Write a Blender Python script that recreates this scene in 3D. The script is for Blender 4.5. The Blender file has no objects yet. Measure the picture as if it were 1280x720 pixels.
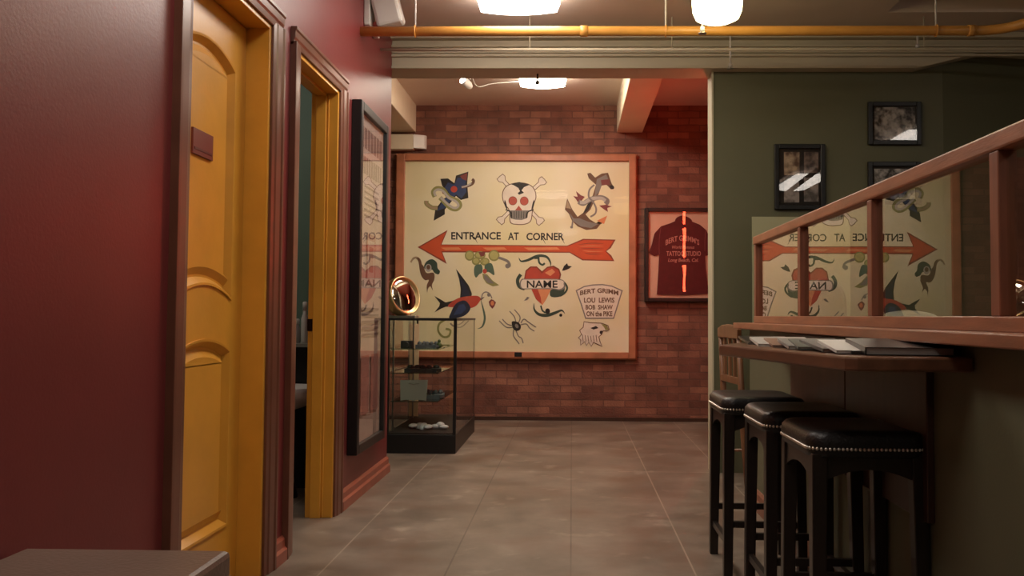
import bpy, bmesh, math, random
from mathutils import Vector, Matrix
random.seed(7)
C = bpy.context.scene.collection
sc = bpy.context.scene
R = math.radians

# ------------------------------------------------------------------ camera
F = 1100.0; PX0, PY0 = 690.0, 350.0
u = Vector((715-PX0, -(395-PY0), -F)).normalized()
w = Vector((math.sin(.005), math.cos(.005), 0)); w = (w - u*w.dot(u)).normalized()
xc = u.cross(w)
RT = Matrix((xc, u, w))                      # camera vector -> world vector
CAM = Vector((0, 0, 1.0))
cd = bpy.data.cameras.new('camera'); cam = bpy.data.objects.new('camera', cd); C.objects.link(cam)
cam.matrix_world = Matrix.Translation(CAM) @ RT.to_4x4()
cd.sensor_width = 36; cd.lens = F/1280*36
cd.shift_x = -(PX0-640)/1280; cd.shift_y = -(360-PY0)/1280
cd.clip_start = .05
sc.camera = cam
def ray(x, y): return RT @ Vector((x-PX0, PY0-y, -F))
def PY(x, y, v): d = ray(x, y); t = (v-CAM.y)/d.y; return CAM + d*t
def PX(x, y, v): d = ray(x, y); t = (v-CAM.x)/d.x; return CAM + d*t
def PZ(x, y, v): d = ray(x, y); t = (v-CAM.z)/d.z; return CAM + d*t

# --------------------------------------------------------------- materials
def lin(c):
    return tuple(((v/255)/12.92 if v/255 <= .04045 else ((v/255+.055)/1.055)**2.4) for v in c)
MATS = {}
def mat(name, col, rough=.5, metal=0, var=0, scale=6, bump=0, bscale=40, emit=0, spec=.5, coat=0, stretch=None):
    if name in MATS: return MATS[name]
    m = bpy.data.materials.new(name); m.use_nodes = True; nt = m.node_tree; b = nt.nodes['Principled BSDF']
    c = lin(col)
    b.inputs['Base Color'].default_value = (*c, 1); b.inputs['Roughness'].default_value = rough
    b.inputs['Metallic'].default_value = metal; b.inputs['Specular IOR Level'].default_value = spec
    b.inputs['Coat Weight'].default_value = coat
    if emit:
        b.inputs['Emission Color'].default_value = (*c, 1); b.inputs['Emission Strength'].default_value = emit
    if var or bump:
        tc = nt.nodes.new('ShaderNodeTexCoord'); mp = nt.nodes.new('ShaderNodeMapping')
        nt.links.new(tc.outputs['Object'], mp.inputs[0])
        if stretch: mp.inputs['Scale'].default_value = stretch
    if var:
        n = nt.nodes.new('ShaderNodeTexNoise'); n.inputs['Scale'].default_value = scale; n.inputs['Detail'].default_value = 5
        nt.links.new(mp.outputs[0], n.inputs['Vector'])
        r = nt.nodes.new('ShaderNodeValToRGB')
        r.color_ramp.elements[0].position = .3; r.color_ramp.elements[1].position = .7
        r.color_ramp.elements[0].color = (*[v*(1-var) for v in c], 1)
        r.color_ramp.elements[1].color = (*[min(1, v*(1+var)) for v in c], 1)
        nt.links.new(n.outputs[0], r.inputs[0]); nt.links.new(r.outputs[0], b.inputs['Base Color'])
    if bump:
        n = nt.nodes.new('ShaderNodeTexNoise'); n.inputs['Scale'].default_value = bscale; n.inputs['Detail'].default_value = 3
        nt.links.new(mp.outputs[0], n.inputs['Vector'])
        bp = nt.nodes.new('ShaderNodeBump'); bp.inputs['Strength'].default_value = bump; bp.inputs['Distance'].default_value = .01
        nt.links.new(n.outputs[0], bp.inputs['Height']); nt.links.new(bp.outputs[0], b.inputs['Normal'])
    MATS[name] = m; return m

def glassmat(name, tint=(1,1,1), boost=1.0, ior=1.5, rough=0.0):
    m = bpy.data.materials.new(name); m.use_nodes = True; nt = m.node_tree
    nt.nodes.remove(nt.nodes['Principled BSDF']); out = nt.nodes['Material Output']
    tr = nt.nodes.new('ShaderNodeBsdfTransparent'); tr.inputs[0].default_value = (*tint, 1)
    gl = nt.nodes.new('ShaderNodeBsdfGlossy'); gl.inputs['Roughness'].default_value = rough
    fr = nt.nodes.new('ShaderNodeFresnel'); fr.inputs[0].default_value = ior
    # two surfaces of a pane: 2F/(1+F)
    a = nt.nodes.new('ShaderNodeMath'); a.operation = 'MULTIPLY'; a.inputs[1].default_value = 2*boost
    p = nt.nodes.new('ShaderNodeMath'); p.operation = 'ADD'; p.inputs[1].default_value = 1
    dv = nt.nodes.new('ShaderNodeMath'); dv.operation = 'DIVIDE'; dv.use_clamp = True
    nt.links.new(fr.outputs[0], a.inputs[0]); nt.links.new(fr.outputs[0], p.inputs[0])
    nt.links.new(a.outputs[0], dv.inputs[0]); nt.links.new(p.outputs[0], dv.inputs[1])
    g = nt.nodes.new('ShaderNodeNewGeometry')
    s = nt.nodes.new('ShaderNodeMath'); s.operation = 'SUBTRACT'; s.inputs[0].default_value = 1
    nt.links.new(g.outputs['Backfacing'], s.inputs[1])
    f = nt.nodes.new('ShaderNodeMath'); f.operation = 'MULTIPLY'
    nt.links.new(dv.outputs[0], f.inputs[0]); nt.links.new(s.outputs[0], f.inputs[1])
    mx = nt.nodes.new('ShaderNodeMixShader')
    nt.links.new(f.outputs[0], mx.inputs[0]); nt.links.new(tr.outputs[0], mx.inputs[1]); nt.links.new(gl.outputs[0], mx.inputs[2])
    nt.links.new(mx.outputs[0], out.inputs['Surface'])
    MATS[name] = m; return m

red = mat('maroon_wall_paint', (118, 48, 48), .38, var=.06, scale=3, bump=.05, bscale=120)
redtrim = mat('maroon_trim_paint', (112, 48, 42), .3, var=.1, scale=8)
browntrim = mat('brown_casing_paint', (110, 68, 52), .32, var=.15, scale=7)
basewood = mat('worn_baseboard_paint', (150, 80, 62), .35, var=.15, scale=7)
yellow = mat('yellow_door_paint', (224, 162, 60), .32, var=.08, scale=5, bump=.04, bscale=60)
green = mat('olive_wall_paint', (100, 100, 76), .55, var=.05, scale=2, bump=.05, bscale=120)
teal = mat('teal_wall_paint', (104, 128, 112), .6, var=.05)
drywall = mat('pale_edge_paint', (196, 188, 160), .6)
ceilm = mat('taupe_ceiling_paint', (216, 198, 184), .8, var=.05, scale=2, bump=.08, bscale=50)
beamm = mat('taupe_beam_paint', (190, 180, 156), .6, var=.05, scale=3)
cream = mat('cream_beam_paint', (226, 212, 186), .7, var=.04, scale=3)
pipem = mat('orange_pipe_paint', (210, 150, 72), .35, var=.08, scale=9)
whitem = mat('white_plastic', (214, 210, 204), .4, var=.04)
greym = mat('grey_plastic', (150, 148, 144), .5)
steel = mat('brushed_steel', (170, 168, 164), .3, metal=1)
darkmetal = mat('dark_bronze_metal', (58, 46, 38), .35, metal=.8)
black = mat('black_painted_metal', (20, 19, 19), .4, var=.1)
blackwood = mat('black_stained_wood', (40, 32, 28), .32, var=.2, scale=10, stretch=(6, 6, 1))
leather = mat('black_leather', (30, 28, 28), .34, bump=.25, bscale=160)
nailm = mat('nickel_nailheads', (235, 226, 212), .4, metal=1)
wood = mat('reddish_brown_wood', (150, 94, 66), .38, var=.22, scale=5, bump=.08, bscale=30, stretch=(8, 1, 8))
woodp = mat('reddish_brown_wood_upright', (134, 80, 58), .4, var=.2, scale=5, stretch=(8, 8, 1))
signwood = mat('sign_frame_wood', (176, 112, 80), .45, var=.2, scale=6, bump=.08)
darkwood = mat('dark_walnut_panel', (66, 42, 30), .42, var=.22, scale=4, stretch=(5, 5, 1))
counterw = mat('counter_walnut', (112, 76, 56), .3, var=.2, scale=5, stretch=(7, 1, 7))
chairw = mat('honey_chair_wood', (128, 88, 60), .4, var=.2, scale=6, stretch=(6, 6, 1))
benchm = mat('brown_bench_leather', (116, 96, 84), .38, var=.1, scale=5, bump=.15, bscale=90)
paper = mat('white_paper', (214, 210, 200), .6, var=.05)
pageg = mat('grey_page_block', (150, 146, 140), .6, var=.1, scale=60, stretch=(1, 1, 12))
gold = mat('polished_gold', (240, 216, 160), .38, metal=1, var=.1)
mirror = mat('mirror_silver', (235, 235, 235), .02, metal=1)
glass = glassmat('clear_glass', (.96, .98, .96))
signglass = glassmat('sign_acrylic', (.98, .98, .98), boost=.15)
picglass = glassmat('picture_glass', (.98, .98, .98))
partglass = glassmat('partition_glass', (.93, .96, .90), boost=1.4)
shelfglass = glassmat('green_shelf_glass', (.55, .68, .62), boost=1.2)
fluo = mat('fluorescent_diffuser', (255, 244, 232), .5, emit=9)
fluo3 = mat('fluorescent_diffuser_rear', (255, 240, 218), .5, emit=15)
fluo2 = mat('fluorescent_diffuser_dim', (255, 244, 232), .5, emit=5)
opal = mat('warm_opal_glass', (255, 238, 176), .4, emit=6)
neon = mat('red_neon_tube', (255, 70, 42), .4, emit=38)
spotm = mat('spotlight_lens', (255, 250, 240), .4, emit=8)

def brick():
    m = bpy.data.materials.new('old_red_brick'); m.use_nodes = True; nt = m.node_tree; b = nt.nodes['Principled BSDF']
    tc = nt.nodes.new('ShaderNodeTexCoord'); sx = nt.nodes.new('ShaderNodeSeparateXYZ'); cx = nt.nodes.new('ShaderNodeCombineXYZ')
    nt.links.new(tc.outputs['Object'], sx.inputs[0])
    nt.links.new(sx.outputs[0], cx.inputs[0]); nt.links.new(sx.outputs[2], cx.inputs[1])
    wn = nt.nodes.new('ShaderNodeTexNoise'); wn.inputs['Scale'].default_value = 9
    nt.links.new(cx.outputs[0], wn.inputs['Vector'])
    vm = nt.nodes.new('ShaderNodeVectorMath'); vm.operation = 'SCALE'; vm.inputs['Scale'].default_value = .012
    nt.links.new(wn.outputs['Color'], vm.inputs[0])
    va = nt.nodes.new('ShaderNodeVectorMath'); nt.links.new(cx.outputs[0], va.inputs[0]); nt.links.new(vm.outputs[0], va.inputs[1])
    bt = nt.nodes.new('ShaderNodeTexBrick'); nt.links.new(va.outputs[0], bt.inputs['Vector'])
    bt.inputs['Scale'].default_value = 1; bt.inputs['Brick Width'].default_value = .205; bt.inputs['Row Height'].default_value = .068
    bt.inputs['Mortar Size'].default_value = .0055; bt.inputs['Mortar Smooth'].default_value = .25; bt.inputs['Bias'].default_value = -.1
    bt.inputs['Color1'].default_value = (*lin((126, 78, 64)), 1); bt.inputs['Color2'].default_value = (*lin((170, 116, 94)), 1)
    bt.inputs['Mortar'].default_value = (*lin((122, 82, 70)), 1)
    # large patchy tone
    n = nt.nodes.new('ShaderNodeTexNoise'); n.inputs['Scale'].default_value = 4.5; n.inputs['Detail'].default_value = 8
    nt.links.new(tc.outputs['Object'], n.inputs['Vector'])
    rp = nt.nodes.new('ShaderNodeValToRGB'); rp.color_ramp.elements[0].position = .3; rp.color_ramp.elements[1].position = .75
    rp.color_ramp.elements[0].color = (.55, .55, .56, 1); rp.color_ramp.elements[1].color = (1.1, 1.08, 1.05, 1)
    nt.links.new(n.outputs[0], rp.inputs[0])
    mx = nt.nodes.new('ShaderNodeMixRGB'); mx.blend_type = 'MULTIPLY'; mx.inputs[0].default_value = 1
    nt.links.new(bt.outputs[0], mx.inputs[1]); nt.links.new(rp.outputs[0], mx.inputs[2])
    nt.links.new(mx.outputs[0], b.inputs['Base Color']); b.inputs['Roughness'].default_value = .7
    ad = nt.nodes.new('ShaderNodeMath'); ad.operation = 'MULTIPLY_ADD'; ad.inputs[1].default_value = -1; 
    n2 = nt.nodes.new('ShaderNodeTexNoise'); n2.inputs['Scale'].default_value = 60
    nt.links.new(tc.outputs['Object'], n2.inputs['Vector'])
    nt.links.new(bt.outputs['Fac'], ad.inputs[0]); nt.links.new(n2.outputs[0], ad.inputs[2])
    bp = nt.nodes.new('ShaderNodeBump'); bp.inputs['Strength'].default_value = .6; bp.inputs['Distance'].default_value = .012
    nt.links.new(ad.outputs[0], bp.inputs['Height']); nt.links.new(bp.outputs[0], b.inputs['Normal'])
    return m
brickm = brick()

def concrete():
    m = bpy.data.materials.new('scored_concrete'); m.use_nodes = True; nt = m.node_tree; b = nt.nodes['Principled BSDF']; L = nt.links.new
    def N(t, **k):
        n = nt.nodes.new(t)
        for a, v in k.items(): setattr(n, a, v)
        return n
    tc = N('ShaderNodeTexCoord'); sx = N('ShaderNodeSeparateXYZ'); L(tc.outputs['Object'], sx.inputs[0])
    def line(sock, period, off, width):
        a = N('ShaderNodeMath', operation='ADD'); a.inputs[1].default_value = off+period*50.5; L(sock, a.inputs[0])
        f = N('ShaderNodeMath', operation='MODULO'); f.inputs[1].default_value = period; L(a.outputs[0], f.inputs[0])
        s = N('ShaderNodeMath', operation='SUBTRACT'); s.inputs[1].default_value = period/2; L(f.outputs[0], s.inputs[0])
        ab = N('ShaderNodeMath', operation='ABSOLUTE'); L(s.outputs[0], ab.inputs[0])
        l = N('ShaderNodeMath', operation='LESS_THAN'); l.inputs[1].default_value = width; L(ab.outputs[0], l.inputs[0])
        return l
    lx = line(sx.outputs[0], .485, 0, .0035)
    ly = line(sx.outputs[1], 2.44, -5.73+2.44*2, .005)
    mxl = N('ShaderNodeMath', operation='MAXIMUM'); L(lx.outputs[0], mxl.inputs[0]); L(ly.outputs[0], mxl.inputs[1])
    n1 = N('ShaderNodeTexNoise'); n1.inputs['Scale'].default_value = 2.4; n1.inputs['Detail'].default_value = 8; n1.inputs['Roughness'].default_value = .65
    L(tc.outputs['Object'], n1.inputs['Vector'])
    r1 = N('ShaderNodeValToRGB'); r1.color_ramp.elements[0].position = .32; r1.color_ramp.elements[1].position = .7
    r1.color_ramp.elements[0].color = (*lin((98, 86, 75)), 1); r1.color_ramp.elements[1].color = (*lin((148, 134, 120)), 1)
    L(n1.outputs[0], r1.inputs[0])
    # rusty tint patches
    n2 = N('ShaderNodeTexNoise'); n2.inputs['Scale'].default_value = 2.6; n2.inputs['Detail'].default_value = 5
    mp = N('ShaderNodeMapping'); mp.inputs['Location'].default_value = (4, 9, 0); L(tc.outputs['Object'], mp.inputs[0]); L(mp.outputs[0], n2.inputs['Vector'])
    r2 = N('ShaderNodeValToRGB'); r2.color_ramp.elements[0].position = .5; r2.color_ramp.elements[1].position = .75
    L(n2.outputs[0], r2.inputs[0])
    m2 = N('ShaderNodeMixRGB'); m2.inputs[2].default_value = (*lin((112, 88, 72)), 1); L(r2.outputs[0], m2.inputs[0]); L(r1.outputs[0], m2.inputs[1])
    # chalky wear
    n3 = N('ShaderNodeTexNoise'); n3.inputs['Scale'].default_value = 5; n3.inputs['Detail'].default_value = 7
    mp3 = N('ShaderNodeMapping'); mp3.inputs['Location'].default_value = (1.3, 2.2, 0); L(tc.outputs['Object'], mp3.inputs[0]); L(mp3.outputs[0], n3.inputs['Vector'])
    r3 = N('ShaderNodeValToRGB'); r3.color_ramp.elements[0].position = .6; r3.color_ramp.elements[1].position = .74; L(n3.outputs[0], r3.inputs[0])
    ml3 = N('ShaderNodeMath', operation='MULTIPLY'); ml3.inputs[1].default_value = .45; L(r3.outputs[0], ml3.inputs[0])
    m3 = N('ShaderNodeMixRGB'); m3.inputs[2].default_value = (*lin((190, 176, 160)), 1); L(ml3.outputs[0], m3.inputs[0]); L(m2.outputs[0], m3.inputs[1])
    # score lines: dark at the centre, filled with pale dust towards the sides
    ax = N('ShaderNodeMath', operation='ABSOLUTE'); L(sx.outputs[0], ax.inputs[0])
    # dust where noise is high or |x|>.45 on the right
    gt = N('ShaderNodeMath', operation='GREATER_THAN'); gt.inputs[1].default_value = .3; L(sx.outputs[0], gt.inputs[0])
    lt = N('ShaderNodeMath', operation='LESS_THAN'); lt.inputs[1].default_value = -.8; L(sx.outputs[0], lt.inputs[0])
    mxs = N('ShaderNodeMath', operation='MAXIMUM'); L(gt.outputs[0], mxs.inputs[0]); L(lt.outputs[0], mxs.inputs[1])
    lc = N('ShaderNodeMixRGB'); lc.inputs[1].default_value = (*lin((66, 54, 46)), 1); lc.inputs[2].default_value = (*lin((186, 170, 152)), 1); L(mxs.outputs[0], lc.inputs[0])
    lf2 = N('ShaderNodeMath', operation='MULTIPLY'); L(mxl.outputs[0], lf2.inputs[0]); L(n2.outputs[0], lf2.inputs[1])
    m4 = N('ShaderNodeMixRGB'); L(lf2.outputs[0], m4.inputs[0]); L(m3.outputs[0], m4.inputs[1]); L(lc.outputs[0], m4.inputs[2])
    L(m4.outputs[0], b.inputs['Base Color'])
    rr = N('ShaderNodeMapRange'); rr.inputs['To Min'].default_value = .26; rr.inputs['To Max'].default_value = .5
    L(n1.outputs[0], rr.inputs[0]); L(rr.outputs[0], b.inputs['Roughness'])
    hb = N('ShaderNodeMath', operation='MULTIPLY_ADD'); hb.inputs[1].default_value = -1.0; L(mxl.outputs[0], hb.inputs[0]); L(n1.outputs[0], hb.inputs[2])
    bp = N('ShaderNodeBump'); bp.inputs['Strength'].default_value = .15; bp.inputs['Distance'].default_value = .01
    L(hb.outputs[0], bp.inputs['Height']); L(bp.outputs[0], b.inputs['Normal'])
    return m
concm = concrete()

def photomat(name, seed, lo=(20, 18, 18), hi=(190, 180, 172), scale=22):
    m = bpy.data.materials.new(name); m.use_nodes = True; nt = m.node_tree; b = nt.nodes['Principled BSDF']
    tc = nt.nodes.new('ShaderNodeTexCoord'); mp = nt.nodes.new('ShaderNodeMapping'); mp.inputs['Location'].default_value = (seed, seed*1.7, seed*.3)
    n = nt.nodes.new('ShaderNodeTexNoise'); n.inputs['Scale'].default_value = scale; n.inputs['Detail'].default_value = 3
    r = nt.nodes.new('ShaderNodeValToRGB'); r.color_ramp.elements[0].position = .38; r.color_ramp.elements[1].position = .64
    r.color_ramp.elements[0].color = (*lin(lo), 1); r.color_ramp.elements[1].color = (*lin(hi), 1)
    nt.links.new(tc.outputs['Object'], mp.inputs[0]); nt.links.new(mp.outputs[0], n.inputs['Vector']); nt.links.new(n.outputs[0], r.inputs[0])
    nt.links.new(r.outputs[0], b.inputs['Base Color']); b.inputs['Roughness'].default_value = .5
    return m

# ----------------------------------------------------------------- builder
def wm(o):
    m = o.matrix_basis.copy()
    while o.parent: o = o.parent; m = o.matrix_basis @ m
    return m
class MB:
    def __init__(s): s.bm = bmesh.new(); s.mi = 0; s.mats = []
    def m(s, material):
        if material not in s.mats: s.mats.append(material)
        s.mi = s.mats.index(material); return s
    def face(s, pts):
        vs = [s.bm.verts.new(p) for p in pts]
        f = s.bm.faces.new(vs); f.material_index = s.mi; return f
    def box(s, x0, x1, y0, y1, z0, z1, M=None):
        vs = [Vector((x, y, z)) for x in (x0, x1) for y in (y0, y1) for z in (z0, z1)]
        if M: vs = [M @ v for v in vs]
        v = [s.bm.verts.new(p) for p in vs]
        for q in ((0,1,3,2), (4,6,7,5), (0,4,5,1), (2,3,7,6), (0,2,6,4), (1,5,7,3)):
            f = s.bm.faces.new([v[i] for i in q]); f.material_index = s.mi
        return s
    def bar(s, a, b, wx, wy, up=None):
        """square bar from a to b with half sizes wx, wy"""
        a = Vector(a); b = Vector(b); d = (b-a).normalized()
        X = Vector((1, 0, 0)) if abs(d.x) < .9 else Vector((0, 1, 0))
        if up: X = Vector(up)
        Y = d.cross(X).normalized(); X = Y.cross(d).normalized()
        v = []
        for p in (a, b):
            for sx, sy in ((-1,-1), (1,-1), (1,1), (-1,1)): v.append(s.bm.verts.new(p+X*wx*sx+Y*wy*sy))
        for q in ((3,2,1,0), (4,5,6,7), (0,1,5,4), (1,2,6,5), (2,3,7,6), (3,0,4,7)):
            f = s.bm.faces.new([v[i] for i in q]); f.material_index = s.mi
        return s
    def tube(s, pts, r, n=10, closed=False, cap=True):
        pts = [Vector(p) for p in pts]; N = len(pts)
        rs = r if isinstance(r, (list, tuple)) else [r]*N
        rings = []; prev = None
        for i, p in enumerate(pts):
            if closed: d = (pts[(i+1) % N]-pts[i-1]).normalized()
            else: d = (pts[min(i+1, N-1)]-pts[max(i-1, 0)]).normalized()
            if prev is None: X = Vector((0, 0, 1)) if abs(d.z) < .9 else Vector((1, 0, 0))
            else: X = prev
            Y = d.cross(X).normalized(); X = Y.cross(d).normalized(); prev = X
            rings.append([s.bm.verts.new(p+(X*math.cos(2*math.pi*k/n)+Y*math.sin(2*math.pi*k/n))*rs[i]) for k in range(n)])
        for i in range(N if closed else N-1):
            A = rings[i]; B = rings[(i+1) % N]
            for k in range(n):
                f = s.bm.faces.new((A[k], A[(k+1) % n], B[(k+1) % n], B[k])); f.material_index = s.mi; f.smooth = True
        if not closed and cap:
            for A, o in ((rings[0], -1), (rings[-1], 1)):
                f = s.bm.faces.new(A[::o]); f.material_index = s.mi
        return s
    def lathe(s, prof, c=(0,0,0), n=24, M=None):
        c = Vector(c); rings = []
        for r, z in prof:
            ring = []
            for k in range(n):
                a = 2*math.pi*k/n; p = Vector((r*math.cos(a), r*math.sin(a), z))
                if M: p = M @ p
                ring.append(s.bm.verts.new(c+p))
            rings.append(ring)
        for A, B in zip(rings, rings[1:]):
            for k in range(n):
                f = s.bm.faces.new((A[k], A[(k+1) % n], B[(k+1) % n], B[k])); f.material_index = s.mi; f.smooth = True
        for A, o in ((rings[0], -1), (rings[-1], 1)):
            f = s.bm.faces.new(A[::o]); f.material_index = s.mi
        return s
    def prism(s, pts, axis, a, b):
        """extrude a closed 2D outline along axis from a to b"""
        def P(p, t):
            if axis == 'x': return Vector((t, p[0], p[1]))
            if axis == 'y': return Vector((p[0], t, p[1]))
            return Vector((p[0], p[1], t))
        A = [s.bm.verts.new(P(p, a)) for p in pts]; B = [s.bm.verts.new(P(p, b)) for p in pts]; n = len(pts)
        for k in range(n):
            f = s.bm.faces.new((A[k], A[(k+1) % n], B[(k+1) % n], B[k])); f.material_index = s.mi
        for q in (A[::-1], B):
            f = s.bm.faces.new(q); f.material_index = s.mi
        return s
    def ball(s, c, r, seg=12, rings=8, M=None):
        r = r if isinstance(r, (tuple, list)) else (r, r, r)
        mt = Matrix.Translation(c) @ (M.to_4x4() if M else Matrix.Identity(4)) @ Matrix.Diagonal((*r, 1))
        res = bmesh.ops.create_uvsphere(s.bm, u_segments=seg, v_segments=rings, radius=1, matrix=mt)
        fs = {f for v in res['verts'] for f in v.link_faces}
        for f in fs: f.material_index = s.mi; f.smooth = True
        return s
    def build(s, name, material=None, parent=None, world=True, bevel=0, smooth=False, recalc=True, subsurf=0):
        if recalc: bmesh.ops.recalc_face_normals(s.bm, faces=s.bm.faces)
        if parent and world:
            inv = wm(parent).inverted(); s.bm.transform(inv)
        me = bpy.data.meshes.new(name); s.bm.to_mesh(me); s.bm.free()
        for mm in (s.mats or [material]): me.materials.append(mm)
        if smooth:
            for p in me.polygons: p.use_smooth = True
        o = bpy.data.objects.new(name, me); C.objects.link(o)
        if parent: o.parent = parent
        if bevel:
            b = o.modifiers.new('bevel', 'BEVEL'); b.width = bevel; b.segments = 2; b.limit_method = 'ANGLE'; b.angle_limit = R(40)
        if subsurf:
            b = o.modifiers.new('sub', 'SUBSURF'); b.levels = subsurf; b.render_levels = subsurf
        return o
def tag(o, label=None, cat=None, group=None, kind=None):
    if label: o['label'] = label
    if cat: o['category'] = cat
    if group: o['group'] = group
    if kind: o['kind'] = kind
    return o
def thing(name, label, cat, loc=(0,0,0), rz=0, group=None):
    o = bpy.data.objects.new(name, None); C.objects.link(o); o.location = loc; o.rotation_euler = (0, 0, rz)
    o.empty_display_size = .1
    return tag(o, label, cat, group)
def struct(o, label=None, cat=None): 
    o['kind'] = 'structure'
    return tag(o, label, cat)
def copy_tree(o, parent=None):
    c = o.copy(); C.objects.link(c)
    if parent: c.parent = parent
    for ch in list(o.children): copy_tree(ch, c)
    return c
def catmull(p, n=6, closed=False):
    out = []; N = len(p)
    for i in range(N if closed else N-1):
        g = lambda k: p[k % N] if closed else p[max(0, min(N-1, k))]
        a, b, c, d = g(i-1), g(i), g(i+1), g(i+2)
        for j in range(n):
            t = j/n
            out.append(tuple(.5*((2*b[q])+(-a[q]+c[q])*t+(2*a[q]-5*b[q]+4*c[q]-d[q])*t*t+(-a[q]+3*b[q]-3*c[q]+d[q])*t**3) for q in range(len(b))))
    if not closed: out.append(tuple(p[-1]))
    return out
def offset(poly, d):
    n = len(poly); out = []
    area = sum(poly[i][0]*poly[(i+1) % n][1]-poly[(i+1) % n][0]*poly[i][1] for i in range(n))
    sg = 1 if area > 0 else -1
    for i in range(n):
        a, b, c = Vector(poly[i-1]), Vector(poly[i]), Vector(poly[(i+1) % n])
        e1 = (b-a).normalized(); e2 = (c-b).normalized()
        n1 = Vector((-e1.y, e1.x))*sg; n2 = Vector((-e2.y, e2.x))*sg
        m = n1+n2
        m = m/ max(.3, m.dot(n1)) if m.length > 1e-6 else n1
        out.append(tuple(b+m*d))
    return out

# ============================================================== THE SETTING
XL = -1.18; XD = -1.268; YE = 5.64; ZC = 2.82; YB = 8.46; ZB = 3.04
D1 = (PX(237, 200, -1.168).y, PX(340, 200, -1.168).y); D2 = (PX(372, 300, -1.168).y, PX(424, 300, -1.168).y); ZH = 2.13
fl = MB(); fl.box(-4.6, 6.2, -3.2, 8.7, -.1, 0)
struct(fl.build('floor', concm))
c = MB()
c.m(ceilm)
for x0, x1, y0, y1 in ((-4.6, 1.87, -3.2, 5.7), (1.87, 2.75, 5.22, 5.7), (1.87, 2.75, -3.2, -1.0), (2.75, 6.2, -3.2, 5.7)):
    c.box(x0, x1, y0, y1, ZC, ZC+.28)
c.box(1.7, 2.9, -1.2, 5.4, ZC+.28, ZC+.34)
c.box(1.9, 2.72, 4.96, 5.0, ZC+.06, ZC+.1)
c.box(-4.6, 6.2, 5.7, 8.7, ZB, ZB+.2)
struct(c.build('ceiling', recalc=True))

w_ = MB()
for y0, y1, z0, z1 in ((-3.2, D1[0], 0, ZC), (D1[1], D2[0], 0, ZC), (D2[1], YE, 0, ZC), (D1[0], D1[1], ZH, ZC), (D2[0], D2[1], ZH, ZC)):
    w_.box(-1.31, XL, y0, y1, z0, z1)
struct(w_.build('wall_left', red))
w_ = MB(); w_.box(-4.6, 6.2, YB, YB+.2, 0, ZB+.1); struct(w_.build('wall_back', brickm))
w_ = MB(); w_.box(-4.7, -4.5, 5.0, 8.7, 0, ZB+.1); struct(w_.build('wall_far_left', cream))
w_ = MB(); w_.box(6.0, 6.2, -3.2, 8.7, 0, ZB+.1); struct(w_.build('wall_right', green))
w_ = MB(); w_.box(-4.6, 6.2, -3.4, -3.2, 0, ZB+.1); struct(w_.build('wall_front', green))
# washroom behind the second doorway
w_ = MB(); w_.box(-3.2, -1.31, 5.52, 5.64, 0, ZC); w_.box(-3.3, -3.2, 3.5, 5.64, 0, ZC); w_.box(-3.2, -1.31, 3.52, 3.6, 0, ZC)
struct(w_.build('wall_washroom', teal))

# right olive wall beyond the counter, its pale edge and its angled return
GX = PY(892, 300, 5.72).x; GC = PY(1180, 250, 5.72).x
w_ = MB()
w_.m(green).box(GX, GC, 5.72, 5.87, 0, 2.9)
w_.m(green).prism([(GC, 5.72), (6.1, 6.5), (6.1, 6.7), (GC, 5.87)], 'z', 0, ZB)
w_.m(drywall).box(GX-.012, GX, 5.712, 5.878, 0, 2.62)
struct(w_.build('wall_olive'))

# ceiling beam across the room with its mouldings
b = MB().m(beamm)
bz = 2.60
xh0 = PY(1146, 88, 5.64).x; xh1 = PY(1238, 64, 5.64).x
prof = [(-4.5, ZC+.25), (-4.5, bz), (xh0, bz), (xh1, bz+.12), (6.1, bz+.12), (6.1, ZC+.25)]
b.prism(prof, 'y', 5.64, 5.88)
for z0, z1, pr in ((2.785, 2.82, .06), (2.735, 2.75, .03), (2.675, 2.69, .022), (2.70, 2.735, .014)):
    b.box(XL-.05 if False else -1.3, 6.0, 5.64-pr, 5.65, z0, z1)
b.box(-1.3, xh0, 5.628, 5.65, bz, bz+.016)
struct(b.build('trim_1', bevel=.004), 'long taupe ceiling beam with stepped mouldings', 'beam')
# the two cream beams of the rear room
for i, (xa, xb_, lab) in enumerate(((PY(470, 163, YB).x-.2, PY(520, 163, YB).x, 'cream ceiling beam at the left end of the brick wall'),
                                   (PY(771, 165, YB).x, PY(803, 165, YB).x, 'cream ceiling beam lit red near the shirt frame'))):
    b = MB(); b.box(xa, xb_, 5.88, YB, 2.775, ZB+.02)
    struct(b.build('trim_%d' % (i+2), cream, bevel=.006), lab, 'beam')

# baseboards
def baseb(name, y0, y1, x=XL, sg=1, m=basewood):
    b = MB()
    pr = [(x, 0), (x+sg*.024, 0), (x+sg*.024, .046), (x+sg*.014, .056), (x+sg*.014, .086), (x+sg*.004, .098), (x, .1)]
    b.prism(pr, 'y', y0, y1)
    return struct(b.build(name, m))
baseb('baseboard_left', -3.2, D1[0]-.1)
baseb('baseboard_left', D1[1]+.105, D2[0]-.095)
baseb('baseboard_left', D2[1]+.115, YE)
b = MB(); b.box(-4.5, 6, YB-.012, YB, 0, .035); struct(b.build('baseboard_back', darkwood))

# ------------------------------------------------------------- half wall
XW = .975
YW = 4.86
b = MB(); b.m(green).box(XW, XW+.13, .2, YW, 0, .937)
struct(b.build('wall_half'), 'olive half wall carrying the wood cap and glass screen', 'wall')
baseb('baseboard_half', .2, YW, XW, -1, woodp)
b = MB(); b.box(XW-.085, XW+.2, .2, YW+.03, .937, .969)
struct(b.build('trim_4', wood, bevel=.004), 'reddish wood cap running along the half wall', 'ledge')
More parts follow.
